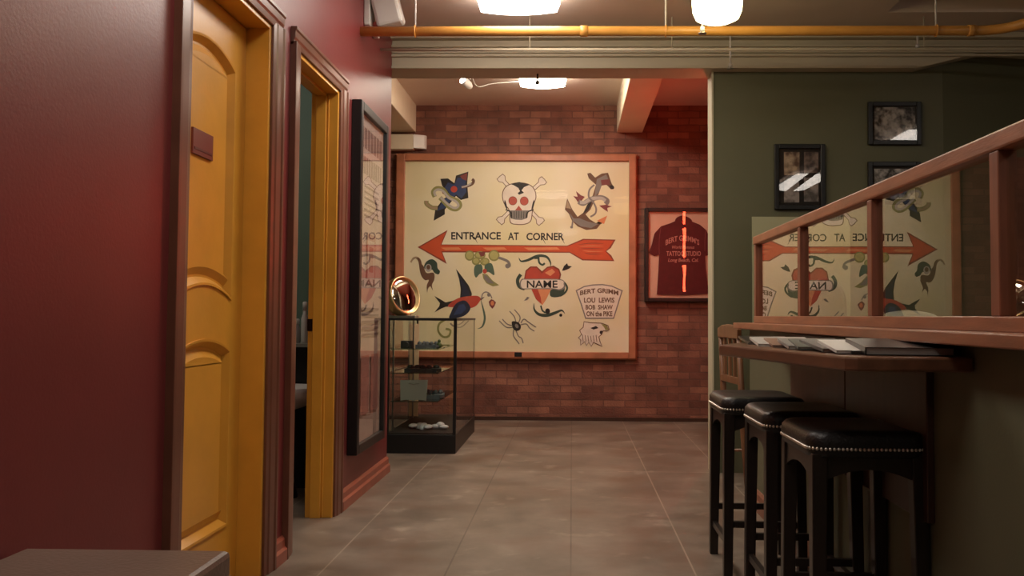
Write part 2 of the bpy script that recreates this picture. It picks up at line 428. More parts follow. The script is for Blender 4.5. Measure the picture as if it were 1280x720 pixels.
# walnut panels on the half wall under the counter
ya = PX(988, 480, XW-.02).y; yb = PX(1056, 480, XW-.02).y; yc = PX(1158, 500, XW-.02).y
b = MB(); b.box(XW-.02, XW, yb+.004, ya, .45, .93); b.box(XW-.02, XW, yc, yb-.004, .45, .93)
b.m(darkwood); struct(b.build('trim_5', darkwood, bevel=.003), 'dark walnut panels fixed below the counter', 'panelling')

# ------------------------------------------------------------- doors
def arch(y0, y1, zb, zt, rb, rt, n=14):
    """outline with curved bottom (rise rb) and curved top (rise rt)"""
    pts = []
    for k in range(n+1):
        t = k/n; pts.append((y0+(y1-y0)*t, zb+rb*math.sin(math.pi*t)**.8))
    for k in range(n+1):
        t = 1-k/n; pts.append((y0+(y1-y0)*t, zt+rt*math.sin(math.pi*t)**.8))
    return pts
def loft(b, A, xa, B, xb_):
    va = [b.bm.verts.new((xa, p[0], p[1])) for p in A]; vb = [b.bm.verts.new((xb_, p[0], p[1])) for p in B]; n = len(A)
    for k in range(n):
        f = b.bm.faces.new((va[k], va[(k+1) % n], vb[(k+1) % n], vb[k])); f.material_index = b.mi
def casing(name, D, parent, nw=.1):
    for j, (sg, y) in enumerate(((-1, D[0]), (1, D[1]))):
        b = MB()
        pr = [(XL-.002, y-sg*.004), (XL+.012, y-sg*.004), (XL+.015, y+sg*.02), (XL+.019, y+sg*.03), (XL+.021, y+sg*.075), (XL+.026, y+sg*.085), (XL+.026, y+sg*.1), (XL-.002, y+sg*.1)]
        b.prism(pr, 'z', 0, ZH+.012)
        b.build('casing', browntrim, parent, bevel=.002)
    b = MB()
    z = ZH
    pr = [(XL-.002, z-.004), (XL+.012, z-.004), (XL+.015, z+.02), (XL+.019, z+.03), (XL+.021, z+.055), (XL+.026, z+.062), (XL+.026, z+.075), (XL-.002, z+.075)]
    b.prism([(p[0], p[1]) for p in pr], 'y', D[0]-.1, D[1]+.1)
    b.build('head_casing', browntrim, parent, bevel=.002)
d1 = thing('door_1', 'closed yellow two panel door with a small maroon plaque', 'door', (XD, (D1[0]+D1[1])/2, 0)); d1['kind'] = 'structure'
casing('c', D1, d1)
JT = .022
b = MB(); b.box(-1.36, XL+.002, D1[1]-JT, D1[1], 0, ZH); b.box(-1.36, XL+.002, D1[0], D1[0]+JT, 0, ZH); b.box(-1.36, XL+.002, D1[0]+JT, D1[1]-JT, ZH-JT, ZH)
b.build('jamb', yellow, d1, bevel=.002)
# slab with two sunk panels
y0, y1 = D1[0]+JT+.003, D1[1]-JT-.003
slab = MB()
slab.box(XD-.038, XD-.022, y0, y1, .012, ZH-JT-.004)
ysd = PX(291.5, 200, XD).y
up = arch(y0+(y1-ysd), ysd, 1.05, PX(291.5, 89, XD).z, .05, .055)
lo_ = arch(y0+(y1-ysd), ysd, .225, .865, 0, .048)
outer = [(y0, .012), (y1, .012), (y1, ZH-JT-.004), (y0, ZH-JT-.004)]
es = []
for P in (outer, up, lo_):
    vs = [slab.bm.verts.new((XD, p[0], p[1])) for p in P]
    es += [slab.bm.edges.new((vs[i], vs[(i+1) % len(vs)])) for i in range(len(vs))]
bmesh.ops.triangle_fill(slab.bm, use_beauty=True, edges=es, normal=(1, 0, 0))
loft(slab, outer, XD, outer, XD-.024)
for P in (up, lo_):
    i1 = offset(P, .008); i2 = offset(P, .028); i3 = offset(P, .036); i4 = offset(P, .062)
    loft(slab, P, XD, P, XD+.006); loft(slab, P, XD+.006, i1, XD+.005); loft(slab, i1, XD+.005, i2, XD-.018)
    loft(slab, i2, XD-.018, i3, XD-.018); loft(slab, i3, XD-.018, i4, XD-.004)
    f = slab.bm.faces.new([slab.bm.verts.new((XD-.004, p[0], p[1])) for p in i4])
slab.build('door_panel', yellow, d1)
q0 = PX(240.5, 158, XD); q1 = PX(265, 192, XD)
b = MB(); b.box(XD-.006, XD+.004, q0.y, q1.y, (PX(238, 190, XD).z+0), PX(238, 157, XD).z)
np_ = b.build('name_plate', mat('plaque_maroon', (116, 52, 44), .4), d1, bevel=.001)
b = MB(); b.box(XD+.004, XD+.0055, q0.y+.01, q1.y-.012, PX(238, 184, XD).z, PX(238, 181, XD).z)
b.build('plate_line', mat('plaque_rule', (84, 36, 32), .4), np_)

d2 = thing('door_2', 'open doorway with yellow jamb to the teal washroom', 'doorway', (XL, (D2[0]+D2[1])/2, 0)); d2['kind'] = 'structure'
casing('c', D2, d2)
b = MB()
b.box(-1.312, XL+.002, D2[1]-JT, D2[1], 0, ZH); b.box(-1.312, XL+.002, D2[0], D2[0]+JT, 0, ZH); b.box(-1.312, XL+.002, D2[0]+JT, D2[1]-JT, ZH-JT, ZH)
b.box(-1.285, -1.235, D2[1]-JT-.014, D2[1]-JT, 0, ZH-JT); b.box(-1.285, -1.235, D2[0]+JT, D2[0]+JT+.014, 0, ZH-JT); b.box(-1.285, -1.235, D2[0]+JT, D2[1]-JT, ZH-JT-.014, ZH-JT)
b.box(-1.228, -1.222, D2[1]-JT-.006, D2[1]-JT, 0, ZH-JT)
b.build('jamb', yellow, d2, bevel=.002)
zz = PX(393, 406, -1.31).z
b = MB(); b.box(-1.314, -1.287, D2[1]-JT-.004, D2[1]-JT+.001, zz-.03, zz+.03); b.m(darkmetal)
b.box(-1.311, -1.296, D2[1]-JT-.006, D2[1]-JT-.001, zz-.016, zz+.016)
b.build('strike_plate', darkmetal, d2)
# door leaf swung open into the washroom (dark maroon edge seen at the near side)
lf = MB(); lf.box(-2.0, -1.36, D2[0]-.012, D2[0]+.022, .01, ZH-JT-.004); lf.build('door_leaf', redtrim, d2)

# =============================================================== LIGHTS
def fixture(name, label, x0, x1, y0, y1, z, em, group=None, hk=.09):
    t = thing(name, label, 'ceiling light', ((x0+x1)/2, (y0+y1)/2, z), 0, group)
    b = MB(); b.box(x0+.01, x1-.01, y0+.01, y1-.01, z-.03, z); b.build('housing', whitem, t, bevel=.003)
    b = MB(); xm = (x0+x1)/2; hw = (x1-x0)/2; n = 10
    pr = [(x0, z-.025)]
    for k in range(n+1):
        s = -1+2*k/n; pr.append((xm+s*hw*.93, z-hk+.018*s*s))
    pr.append((x1, z-.025))
    b.prism(pr, 'y', y0, y1); b.build('diffuser', em, t)
    for yy in (y0-.004, y1+.001):
        pass
    return t
a = PY(598, 5, 5.0).x; bb = PY(700, 5, 5.0).x
fixture('ceiling_light', 'bright white ceiling light above the orange pipe', a, bb, 3.8, 5.0, ZC, fluo)
fixture('ceiling_light', 'white ceiling light over the corridor, nearer than the pipe', a-.05, bb-.05, 1.2, 2.4, ZC, fluo2)
a = PY(649, 105, 7.45).x; bb = PY(708, 105, 7.45).x
fixture('ceiling_light', 'white ceiling light in the rear room before the brick wall', a, bb, 6.25, 7.45, ZB, fluo3, hk=.1)
fixture('ceiling_light', 'added unseen light that brightens the teal washroom', -2.5, -2.1, 4.2, 4.8, ZC, fluo2)  # out of view, added so the washroom wall reads lit through the doorway
fixture('ceiling_light', 'white ceiling light over the area behind the half wall', 3.2, 3.62, 1.9, 3.0, ZC, fluo2)
fixture('ceiling_light', 'added unseen fill light on the ceiling behind the viewer', -.3, .1, -2.2, -1.4, ZC, fluo2)  # extra fill light added behind the camera, stands for no known lamp
fixture('ceiling_light', 'white ceiling light over the near area right of the half wall', 2.8, 3.2, -.7, .4, ZC, fluo2)

# opal pendant
pc = PY(896.5, 20, 4.3); pr_ = (PY(928, 20, 4.3).x-PY(865, 20, 4.3).x)/2; zb = PY(896, 28, 4.3).z
t = thing('pendant_lamp', 'warm glowing opal drum lamp hanging in front of the orange pipe', 'lamp', (pc.x, 4.3, zb))
b = MB(); b.lathe([(.02, zb), (pr_*.6, zb+.006), (pr_*.86, zb+.022), (pr_*.97, zb+.055), (pr_, zb+.1), (pr_*.98, zb+.2), (pr_*.9, zb+.24), (.05, zb+.25)], (pc.x, 4.3, 0), 32)
b.build('lamp_shade', opal, t)
b = MB(); b.lathe([(.055, zb+.245), (.055, zb+.27), (.012, zb+.29), (.012, ZC-.02), (.06, ZC-.02), (.06, ZC)], (pc.x, 4.3, 0), 20); b.build('stem', steel, t)

# red neon, edge on to us, hanging in the rear room behind the olive wall
nx, ny = 1.24, 7.0
t = thing('neon_sign', 'tall red neon tube sign hung in the window side of the rear room', 'neon sign', (nx, ny, 1.3))
for z0, z1 in ((2.03, 2.26), (1.66, 1.97), (1.28, 1.56)):
    b = MB()
    zm = (z0+z1)/2
    for yo in (-.05, .03):
        pts = catmull([(nx, ny+yo, z1), (nx, ny+yo+.03, z1-.03), (nx, ny+yo+.03, zm+.03), (nx, ny+yo, zm), (nx, ny+yo, z0+.02), (nx, ny+yo+.02, z0)], 5)
        b.tube(pts, [.016-.008*min(1, k_/10) for k_ in range(len(pts))], 8)
    b.build('neon_letter', neon, t)
b = MB()
for yo in (-.2, .2):
    b.tube([(nx+.03, ny+yo, 1.24), (nx+.03, ny+yo, ZB-.0)], .005, 6)
for z in (1.26, 1.6, 2.0, 2.28): b.tube([(nx+.03, ny-.2, z), (nx+.03, ny+.2, z)], .005, 6)
b.build('hanging_frame', black, t)

# little spotlight in the rear room with its cord
sp = PY(583, 104, 7.4)
t = thing('spotlight', 'small white ceiling spotlight left of the rear room light', 'spotlight', (sp.x, 7.4, ZB))
b = MB(); b.lathe([(.035, ZB-.015), (.035, ZB)], (sp.x+.03, 7.4, 0)); b.tube([(sp.x+.03, 7.4, ZB-.01), (sp.x+.03, 7.4, sp.z+.03)], .008); b.build('mount', whitem, t)
Mx = Matrix.Rotation(R(200), 3, 'X') @ Matrix.Rotation(R(25), 3, 'Y')
b = MB(); b.lathe([(.02, -.06), (.034, -.03), (.04, .03), (.036, .045)], sp, 16, M=Matrix.Rotation(R(60), 3, 'X') @ Matrix.Rotation(R(-35), 3, 'Y')); lh_ = b.build('lamp_head', whitem, t)
Mr = Matrix.Rotation(R(60), 3, 'X') @ Matrix.Rotation(R(-35), 3, 'Y')
b = MB(); b.lathe([(.03, .044), (.032, .05), (.004, .054)], sp, 16, M=Mr); b.build('lens', spotm, lh_)
b = MB(); b.tube(catmull([(sp.x+.05, 7.42, ZB-.02), (sp.x+.1, 7.42, ZB-.09), (sp.x+.22, 7.43, ZB-.06), (a+.0, 7.44, ZB-.04)]), .004, 6)
tag(b.build('light_cord', whitem), 'thin pale cord between the spotlight and the rear ceiling light', 'cord')

# ====================================================== pipe, conduit, heads
yp = 4.8; zp = PY(700, 39, yp).z
xe = PY(1222, 39, yp).x
pts = [(XL, yp, zp), (-.2, yp, zp), (.8, yp, zp), (xe, yp, zp)]
for k in range(1, 9):
    an = R(90*k/8*.9); pts.append((xe+.22*math.sin(an), yp-.22*(1-math.cos(an)), zp))
pts.append((pts[-1][0]+.1, pts[-1][1]-1.2, zp)); pts.append((pts[-1][0]+.2, pts[-1][1]-3.4, zp))
t = thing('pipe', 'orange painted pipe running across the room below the ceiling', 'pipe', (0, yp, zp))
b = MB(); b.tube(pts, .0265, 18); b.build('pipe_run', pipem, t)
for xx in (PY(730, 39, yp).x, PY(1214, 39, yp).x):
    b = MB(); b.tube([(xx-.02, yp, zp), (xx+.02, yp, zp)], .031, 18); b.build('coupling', pipem, t)
for px_ in (519, 832, 1170):
    xx = PY(px_, 39, yp).x
    b = MB(); b.tube([(xx, yp, zp+.028), (xx, yp, ZC)], .005, 8); b.lathe([(.018, ZC-.012), (.022, ZC)], (xx, yp, 0), 12)
    h = b.build('hanger_rod', whitem, t)
    b = MB(); b.tube([(xx, yp+.031*math.cos(R(a_)), zp+.031*math.sin(R(a_))) for a_ in range(0, 360, 20)], .004, 6, closed=True); b.build('clamp', pipem, h)
yq = 5.3; zq = PY(700, 62, yq).z
t = thing('conduit', 'thin pale conduit in front of the ceiling beam', 'conduit', (0, yq, zq))
b = MB(); b.tube([(XL, yq, zq), (5.9, yq, zq)], .0095, 12); b.build('conduit_run', beamm, t)
for px_ in (662, 840, 1155):
    xx = PY(px_, 60, yq).x
    b = MB(); b.tube([(xx, yq, zq), (xx, yq, ZC)], .0035, 6); b.build('hanger_rod', beamm, t)
def head(px_, py_, yy, label):
    p = PY(px_, py_, yy)
    t = thing('sprinkler_head', label, 'sprinkler', (p.x, yy, p.z), 0)
    top = ZC if yy < 5.6 else 2.6
    b = MB(); b.tube([(p.x, yy, p.z+.03), (p.x, yy, top)], .006, 8); b.lathe([(.006, p.z+.012), (.013, p.z+.016), (.011, p.z+.035)], (p.x, yy, 0), 12); b.build('body', whitem, t)
    b = MB(); b.lathe([(.02, p.z-.002), (.022, p.z+.002), (.004, p.z+.005)], (p.x, yy, 0), 14); b.tube([(p.x-.011, yy, p.z+.02), (p.x-.008, yy, p.z)], .002, 5); b.tube([(p.x+.011, yy, p.z+.02), (p.x+.008, yy, p.z)], .002, 5); b.build('deflector', steel, t)
head(878, 42, 4.5, 'small sprinkler head hanging in front of the orange pipe below the lamp')
head(913, 86, 5.5, 'small white sprinkler head at the lower edge of the beam above the olive wall')
head(1147, 62, 5.5, 'small sprinkler head in front of the beam at the right')
p = PY(672, 88, 5.76)
t = thing('hook', 'small dark hook hanging below the beam in front of the rear light', 'hook', (p.x, 5.76, 2.6))
b = MB(); b.tube([(p.x, 5.76, 2.6), (p.x, 5.76, 2.545)], .006, 8); b.lathe([(.012, 2.53), (.014, 2.55)], (p.x, 5.76, 0), 10); b.build('stem', darkmetal, t)

# emergency lights
t = thing('emergency_light', 'white tilted emergency light box on the maroon wall near the ceiling', 'emergency light', (XL, 4.95, 2.7))
b = MB(); b.box(XL, XL+.035, 4.86, 5.12, 2.63, ZC-.01); b.build('back_plate', whitem, t, bevel=.006)
Mt = Matrix.Translation((XL+.12, 4.93, 2.74)) @ Matrix.Rotation(R(-14), 4, 'Y') @ Matrix.Rotation(R(8), 4, 'X')
b = MB(); b.box(-.075, .075, -.07, .07, -.095, .1, Mt); b.build('battery_box', whitem, t, bevel=.018)
b = MB(); b.bar((XL+.02, 4.95, 2.66), (XL+.1, 4.95, 2.66), .012, .012); b.build('bracket', mat('red_tab', (190, 90, 80), .5), t)
e0 = PY(485, 176, YB-.12); e1 = PY(531, 176, YB-.12); et = PY(500, 167, YB-.12).z; eb = PY(500, 186, YB-.12).z
t = thing('wall_box', 'cream emergency light box on the brick wall above the sign corner', 'emergency light', ((e0.x+e1.x)/2, YB, eb))
b = MB(); xm = PY(516, 176, YB-.12).x
b.prism([(e0.x-.1, YB-.1), (xm, YB-.1), (xm, YB), (e0.x-.1, YB)], 'z', eb, et); b.build('housing', cream, t, bevel=.008)
b = MB(); b.prism([(xm, YB-.1), (e1.x-.02, YB-.05), (e1.x, YB-.03), (e1.x, YB), (xm, YB)], 'z', eb+.012, et); b.build('end_cover', whitem, t, bevel=.006)

# =================================================== painting toolkit (flat art on a board)
class Art:
    """flat painted shapes on the plane y=Y0, coordinates through fn -> (x,z)"""
    def __init__(s, mb, fn, Y0, step=.00002): s.b = mb; s.fn = fn; s.Y = Y0; s.step = step
    def up(s): s.Y -= s.step
    def poly(s, pts, m, smooth=False, n=5):
        if smooth: pts = catmull(pts, n, True)
        s.up(); s.b.m(m)
        vs = [s.b.bm.verts.new(Vector((s.fn(*p)[0], s.Y, s.fn(*p)[1]))) for p in pts]
        es = [s.b.bm.edges.new((vs[i], vs[(i+1) % len(vs)])) for i in range(len(vs))]
        r = bmesh.ops.triangle_fill(s.b.bm, use_beauty=True, edges=es, normal=(0, -1, 0))
        for g in r['geom']:
            if isinstance(g, bmesh.types.BMFace): g.material_index = s.b.mi
    def line(s, pts, wd, m, smooth=True, closed=False, taper=False):
        if smooth: pts = catmull(pts, 6, closed)
        pts = [Vector(p[:2]) for p in pts]
        if closed: pts.append(pts[0])
        s.up(); s.b.m(m); n = len(pts); L = []; Rr = []
        for i, p in enumerate(pts):
            if closed and i in (0, n-1): d = pts[1]-pts[n-2]
            else: d = pts[min(i+1, n-1)]-pts[max(i-1, 0)]
            if d.length < 1e-9: d = Vector((1, 0))
            d.normalize(); nn = Vector((-d.y, d.x)); k = wd/2
            if taper: t = i/(n-1); k *= (math.sin(math.pi*t)*.9+.1) if taper == 2 else (1-t*.9)
            for Q, sg in ((L, 1), (Rr, -1)):
                q = p+nn*k*sg; X, Z = s.fn(q.x, q.y); Q.append(s.b.bm.verts.new((X, s.Y, Z)))
        for i in range(n-1):
            f = s.b.bm.faces.new((L[i], L[i+1], Rr[i+1], Rr[i])); f.material_index = s.b.mi
    def ell(s, cx, cy, rx, ry, m, a=0, n=20):
        ca, sa = math.cos(a), math.sin(a)
        s.poly([(cx+rx*math.cos(t)*ca-ry*math.sin(t)*sa, cy+rx*math.cos(t)*sa+ry*math.sin(t)*ca) for t in [2*math.pi*k/n for k in range(n)]], m)
    def text(s, body, x0, x1, y0, y1, m, arc=0, bold=0, shear=0):
        """fit text into the box x0..x1 (left..right), y0 top, y1 bottom"""
        cu = bpy.data.curves.new('t', 'FONT'); cu.body = body; cu.resolution_u = 3; cu.offset = bold; cu.shear = shear
        o = bpy.data.objects.new('t', cu); C.objects.link(o)
        dg = bpy.context.evaluated_depsgraph_get(); me = bpy.data.meshes.new_from_object(o.evaluated_get(dg))
        xs = [v.co.x for v in me.vertices]; ys = [v.co.y for v in me.vertices]
        ax, bx, ay, by = min(xs), max(xs), min(ys), max(ys)
        s.up(); s.b.m(m); vs = []
        for v in me.vertices:
            tx = (v.co.x-ax)/(bx-ax); ty = (v.co.y-ay)/(by-ay)
            px_ = x0+(x1-x0)*tx; py_ = y1+(y0-y1)*ty - arc*(1-(2*tx-1)**2)
            X, Z = s.fn(px_, py_); vs.append(s.b.bm.verts.new((X, s.Y, Z)))
        for p in me.polygons:
            try:
                f = s.b.bm.faces.new([vs[i] for i in p.vertices]); f.material_index = s.b.mi
            except ValueError: pass
        bpy.data.objects.remove(o); bpy.data.curves.remove(cu); bpy.data.meshes.remove(me)

def pm(name, c): return mat('painted_'+name, c, .55, var=.06, scale=14)
K = pm('black', (38, 34, 30)); BR = pm('brown', (110, 78, 56)); BLUE = pm('blue', (48, 66, 108)); NAVY = pm('navy', (34, 40, 62))
REDP = pm('red', (190, 74, 54)); ORG = pm('orange', (206, 84, 42)); ORG2 = pm('light_orange', (222, 140, 92)); DKO = pm('dark_orange', (142, 62, 40))
GRN = pm('green', (84, 108, 90)); DGRN = pm('dark_green', (58, 76, 62)); OLV = pm('olive', (146, 144, 84)); LOLV = pm('light_olive', (182, 178, 112))
BONE = pm('bone', (232, 222, 206)); GRY = pm('grey', (132, 126, 120)); LGR = pm('light_grey', (186, 180, 172)); TAN = pm('tan', (168, 144, 112)); MAR = pm('maroon', (128, 62, 60))
PCH = pm('peach', (226, 150, 104)); EYE = pm('eye_red', (182, 84, 70))

# ============================================================ THE BIG SIGN
YS = YB-.045
def fs(x, y):
    p = PY(x, y, YS); return (p.x, p.z)
sx0, sz1 = fs(496.5, 193); sx1, _ = fs(795, 193); _, sz0 = fs(650, 447.5); _, szt = fs(650, 193.5)
ix0, _ = fs(505.5, 300); ix1, _ = fs(786, 300); _, iz1 = fs(650, 201.5); _, iz0 = fs(650, 439.5)
t = thing('framed_sign', 'large wood framed sign with painted tattoo designs on the brick wall', 'sign', ((sx0+sx1)/2, YB, sz0))
b = MB()
for (x0, x1, z0, z1) in ((sx0, ix0, sz0, szt), (ix1, sx1, sz0, szt), (ix0, ix1, iz1, szt), (ix0, ix1, sz0, iz0)):
    b.box(x0, x1, YB-.075, YB, z0, z1)
for (x0, x1, z0, z1) in ((sx0-.012, sx0, sz0-.012, szt+.012), (sx1, sx1+.012, sz0-.012, szt+.012), (sx0, sx1, szt, szt+.012), (sx0, sx1, sz0-.012, sz0)):
    b.box(x0, x1, YB-.05, YB, z0, z1)
b.build('frame', signwood, t, bevel=.006)
p = fs(648, 443); b = MB(); b.box(p[0]-.035, p[0]+.035, YB-.082, YB-.07, p[1]-.02, p[1]+.022); b.build('latch', black, t, bevel=.003)
boardm = bpy.data.materials.new('sign_board_cream'); boardm.use_nodes = True
nt = boardm.node_tree; pb = nt.nodes['Principled BSDF']; pb.inputs['Roughness'].default_value = .6
tc = nt.nodes.new('ShaderNodeTexCoord'); nn = nt.nodes.new('ShaderNodeTexNoise'); nn.inputs['Scale'].default_value = 1.3; nn.inputs['Detail'].default_value = 4
rp = nt.nodes.new('ShaderNodeValToRGB'); rp.color_ramp.elements[0].position = .35; rp.color_ramp.elements[1].position = .68
rp.color_ramp.elements[0].color = (*lin((230, 220, 172)), 1); rp.color_ramp.elements[1].color = (*lin((238, 230, 204)), 1)
nt.links.new(tc.outputs['Object'], nn.inputs['Vector']); nt.links.new(nn.outputs[0], rp.inputs[0]); nt.links.new(rp.outputs[0], pb.inputs['Base Color'])
b = MB().m(boardm); b.box(ix0-.01, ix1+.01, YS, YB-.005, iz0-.01, iz1+.01)
A = Art(b, fs, YS)
# arrow
arrow = [(522, 309), (559.5, 287.5), (552, 305.5), (709, 307), (729, 298.5), (769.5, 299.5), (763.5, 310), (758, 314), (764, 319), (768, 326.5), (728, 325.5), (712, 316), (553, 315.5), (558.5, 330)]
A.poly(arrow, DKO)
A.poly([(525, 309), (557, 290.5), (550.5, 306.5), (709, 308.2), (730, 300), (767, 300.8), (761.5, 309), (756.5, 314), (762, 320), (765.5, 325), (729, 324), (712, 314.6), (551.5, 314), (556, 326)], ORG)
for x0, x1 in ((551, 577), (603, 634), (655, 700)): A.poly([(x0, 309.5), (x1-4, 309), (x1, 312), (x0+6, 312.8)], ORG2)
for k in range(5): A.line([(722+k*2, 306+k*2.4), (738, 304+k*3.4), (755, 304.5+k*3.2)], 1.0, ORG2 if k % 2 else DKO, taper=2)
# lettering with long tails on the R's
A.text('ENTRANCE', 564, 626, 290, 299.6, K, bold=.022)
A.text('AT', 635, 648.5, 290.5, 300, K, bold=.022)
A.text('CORNER', 658, 705, 291, 300.4, K, bold=.022)
for p0 in ((592.5, 296), (677.5, 297), (701.5, 297)): A.line([p0, (p0[0]+2.6, p0[1]+4.5), (p0[0]+4.4, p0[1]+8)], 1.2, K, taper=1)
# dagger cross top left
A.poly([(585.5, 214.5), (584, 229), (585.5, 247.5), (576, 250), (570, 245), (556, 262), (556, 268), (542, 276), (544, 262), (553, 250), (562, 243), (552.5, 232), (550.5, 223.5), (560, 223), (568, 229), (570, 219.5)], K)
A.poly([(583, 222), (582, 230), (583, 240), (577, 248), (570, 243), (556, 260), (546, 264), (554, 250), (563, 243), (556, 234), (560, 228), (568, 231), (572, 222)], BLUE)
A.poly([(575, 220), (584, 216), (583.5, 226), (578, 224)], MAR)
A.ell(567.5, 236.5, 4.2, 4.0, REDP); A.ell(556, 240, 3.5, 3, MAR)
rib = [(533, 251), (533.5, 255), (540, 259.5), (547, 260)]
A.line(rib, 5.5, OLV); A.line(rib, 3, TAN)
A.line([(543.5, 246), (541.5, 240), (546, 235.5), (554, 237), (561, 246), (572, 251), (575, 257), (570, 261.5), (562, 259), (550, 247)], 5.5, OLV)
A.line([(544.5, 245), (543, 240), (547, 237), (554, 239), (561, 247), (570, 252), (573, 257), (569, 260), (562, 257), (551, 247)], 3.0, LGR)
A.line([(577, 234), (583, 233), (590, 230), (592, 226), (590, 224)], 3.5, BR); A.line([(577, 234), (583, 232.5), (589, 229)], 2, LGR)
# skull and crossbones
def bone(ax, ay, bx, by, e=1):
    d = Vector((bx-ax, by-ay)).normalized(); n_ = Vector((-d.y, d.x))
    def q(t_, s_): v = Vector((bx, by))+d*t_+n_*s_; return (v.x, v.y)
    P = [(ax+n_.x*2.6, ay+n_.y*2.6), q(-7, 2.6), q(-3, 5.6), q(1.5, 5), q(1.5, 1.2), q(2.2, 0), q(1.5, -1.2), q(1.5, -5), q(-3, -5.6), q(-7, -2.6), (ax-n_.x*2.6, ay-n_.y*2.6)]
    A.poly(P, BR); A.poly([tuple(v) for v in offset(P, .8)], BONE)
for bx, by in ((625.5, 221.5), (679.5, 225), (624.5, 277), (676.5, 278)): bone(651, 250, bx, by)
sk = [(636, 263), (629.5, 254), (627.5, 243), (631, 234), (639, 229.5), (650, 228), (661, 230), (668, 236), (670.5, 246), (667.5, 256), (666, 264), (664, 276), (657, 280.5), (646, 281), (637.5, 278)]
A.poly(sk, BR, smooth=True)
A.poly([tuple(v) for v in offset(sk, 1.0)], BONE, smooth=True)
A.poly([(638, 230), (649, 227.5), (662, 231), (655, 234), (652, 238), (655, 241), (649, 243.5), (647, 241.5), (650, 239), (648, 235), (643, 232)], K)
for x in (631, 667.5): A.line([(x, 250), (x+(1 if x < 640 else -1), 256), (x+(3 if x < 640 else -3), 262)], 2.4, K, taper=2)
A.ell(641, 251, 5.4, 5.6, DKO); A.ell(641, 251, 4.6, 4.8, EYE); A.ell(655.3, 251.3, 5.4, 5.6, DKO); A.ell(655.3, 251.3, 4.6, 4.8, EYE)
A.poly([(648.5, 257), (653, 263), (650.5, 265), (648.5, 263.5), (646, 265), (643.8, 263)], EYE)
A.poly([(636, 263), (661, 263), (658.5, 273), (652, 275), (644, 274.5), (638.5, 273)], GRY)
for k in range(7): A.line([(639.5+k*3.1, 264), (640+k*2.9, 273)], .6, K, smooth=False)
A.line([(632, 262), (638, 265), (639, 272)], 1.6, K); A.line([(667, 262), (660, 265), (658.5, 272)], 1.6, K)
# anchor top right
A.poly([(744, 222), (752, 217), (760, 216), (764, 228), (767, 234), (764, 237), (758, 231), (752, 232), (748, 243), (742, 253), (738, 262), (732, 268), (737, 274), (745, 279), (752, 280), (758, 271), (746, 286), (733, 287.5), (722, 283), (715, 276), (711, 267), (706, 262), (709, 248), (715.5, 262), (722, 271), (729, 266), (734, 256), (741, 244), (745, 231), (736, 223), (734, 217), (738, 216)], BR)
A.poly([(712, 266), (717, 273), (725, 273), (735, 277), (748, 280), (739, 285), (726, 283), (716, 276)], GRY)
A.poly([(746, 224), (758, 218), (762, 229), (752, 231), (749, 240), (743, 246)], GRY); A.poly([(751, 225), (762, 224), (762, 231), (752, 231)], MAR)
A.poly([(741, 249), (736, 262), (729, 268), (734, 256)], K)
A.poly([(707.5, 260), (709, 250), (714, 261)], TAN); A.poly([(746, 276), (759, 269.5), (755, 280)], ORG2)
A.ell(765, 234, 3, 2.4, K, a=.6)
for pts in ([(716.5, 245), (722, 246), (720, 239), (726, 244), (731, 246), (727, 251), (723, 254), (720, 249)], [(749, 257), (757, 256), (759, 252), (760, 257), (765, 258), (759, 260), (760, 265), (754, 261)]): A.poly(pts, MAR)
A.line([(723, 252), (729, 254.5), (735, 251), (742, 248), (752, 247), (759, 251), (757, 255)], 6, GRY); A.line([(725, 253), (731, 253), (736, 250), (742, 248), (752, 248), (757, 251)], 4, LGR)
A.line([(743, 231), (737, 237), (736, 246), (741, 252), (745, 260), (744, 267), (738, 271)], 2.2, GRY); A.line([(716, 276), (715, 283)], 2, GRY); A.ell(714.5, 284, 1.8, 1.6, GRY)
# small wolf like figure lower left
A.line([(514, 327), (519, 322), (524, 325), (526, 333), (528, 342), (532, 348)], 3.6, BR, taper=2); A.line([(513.5, 328), (517, 322.5), (522, 322)], 2, TAN)
A.poly([(524, 330), (529, 332), (533, 341), (542, 341), (543, 349), (540, 356), (541, 363), (538, 358), (535, 361), (534, 366), (533.5, 357), (536, 350), (531, 350), (526, 343)], BR, smooth=True)
A.poly([(530, 334), (533, 327), (540, 324), (546, 328), (547, 335), (550, 339), (548, 343), (543, 341), (540, 337), (535, 339)], DGRN, smooth=True); A.ell(535.5, 335, 4, 5, LGR); A.ell(535.5, 334, 2.4, 3, BR)
# rose under the arrow
for cx, cy, rx, ry in ((587, 319.5, 6, 6.5), (617.5, 319.5, 7, 7), (595, 326.5, 5.2, 5), (606, 327, 6, 5), (600, 319, 7, 5)): A.ell(cx, cy, rx, ry, OLV); A.ell(cx, cy-.3, rx-1.6, ry-1.7, LOLV)
A.poly([(598, 315), (607, 315), (605, 320), (601, 321)], MAR); A.line([(600, 320), (604, 326), (600, 331)], 1, OLV)
A.poly([(594, 332), (602, 331), (603, 340), (599, 343), (595, 347), (592.5, 341)], GRN, smooth=True); A.poly([(606, 332), (614, 329), (617.5, 338), (617.5, 344), (611, 340), (607, 340)], GRN, smooth=True)
A.poly([(603, 342), (609, 343), (616, 351), (624, 356.5), (616, 358), (608, 354), (604, 348)], OLV); A.poly([(605, 343), (609, 345), (618, 354.5), (610, 354), (605.5, 349)], GRY); A.ell(606, 339, 2.6, 3, REDP)
A.line([(623, 322), (629, 324), (635, 327), (637, 332), (634, 334)], 3.2, GRY); A.ell(634.5, 332.5, 3, 3, GRY)
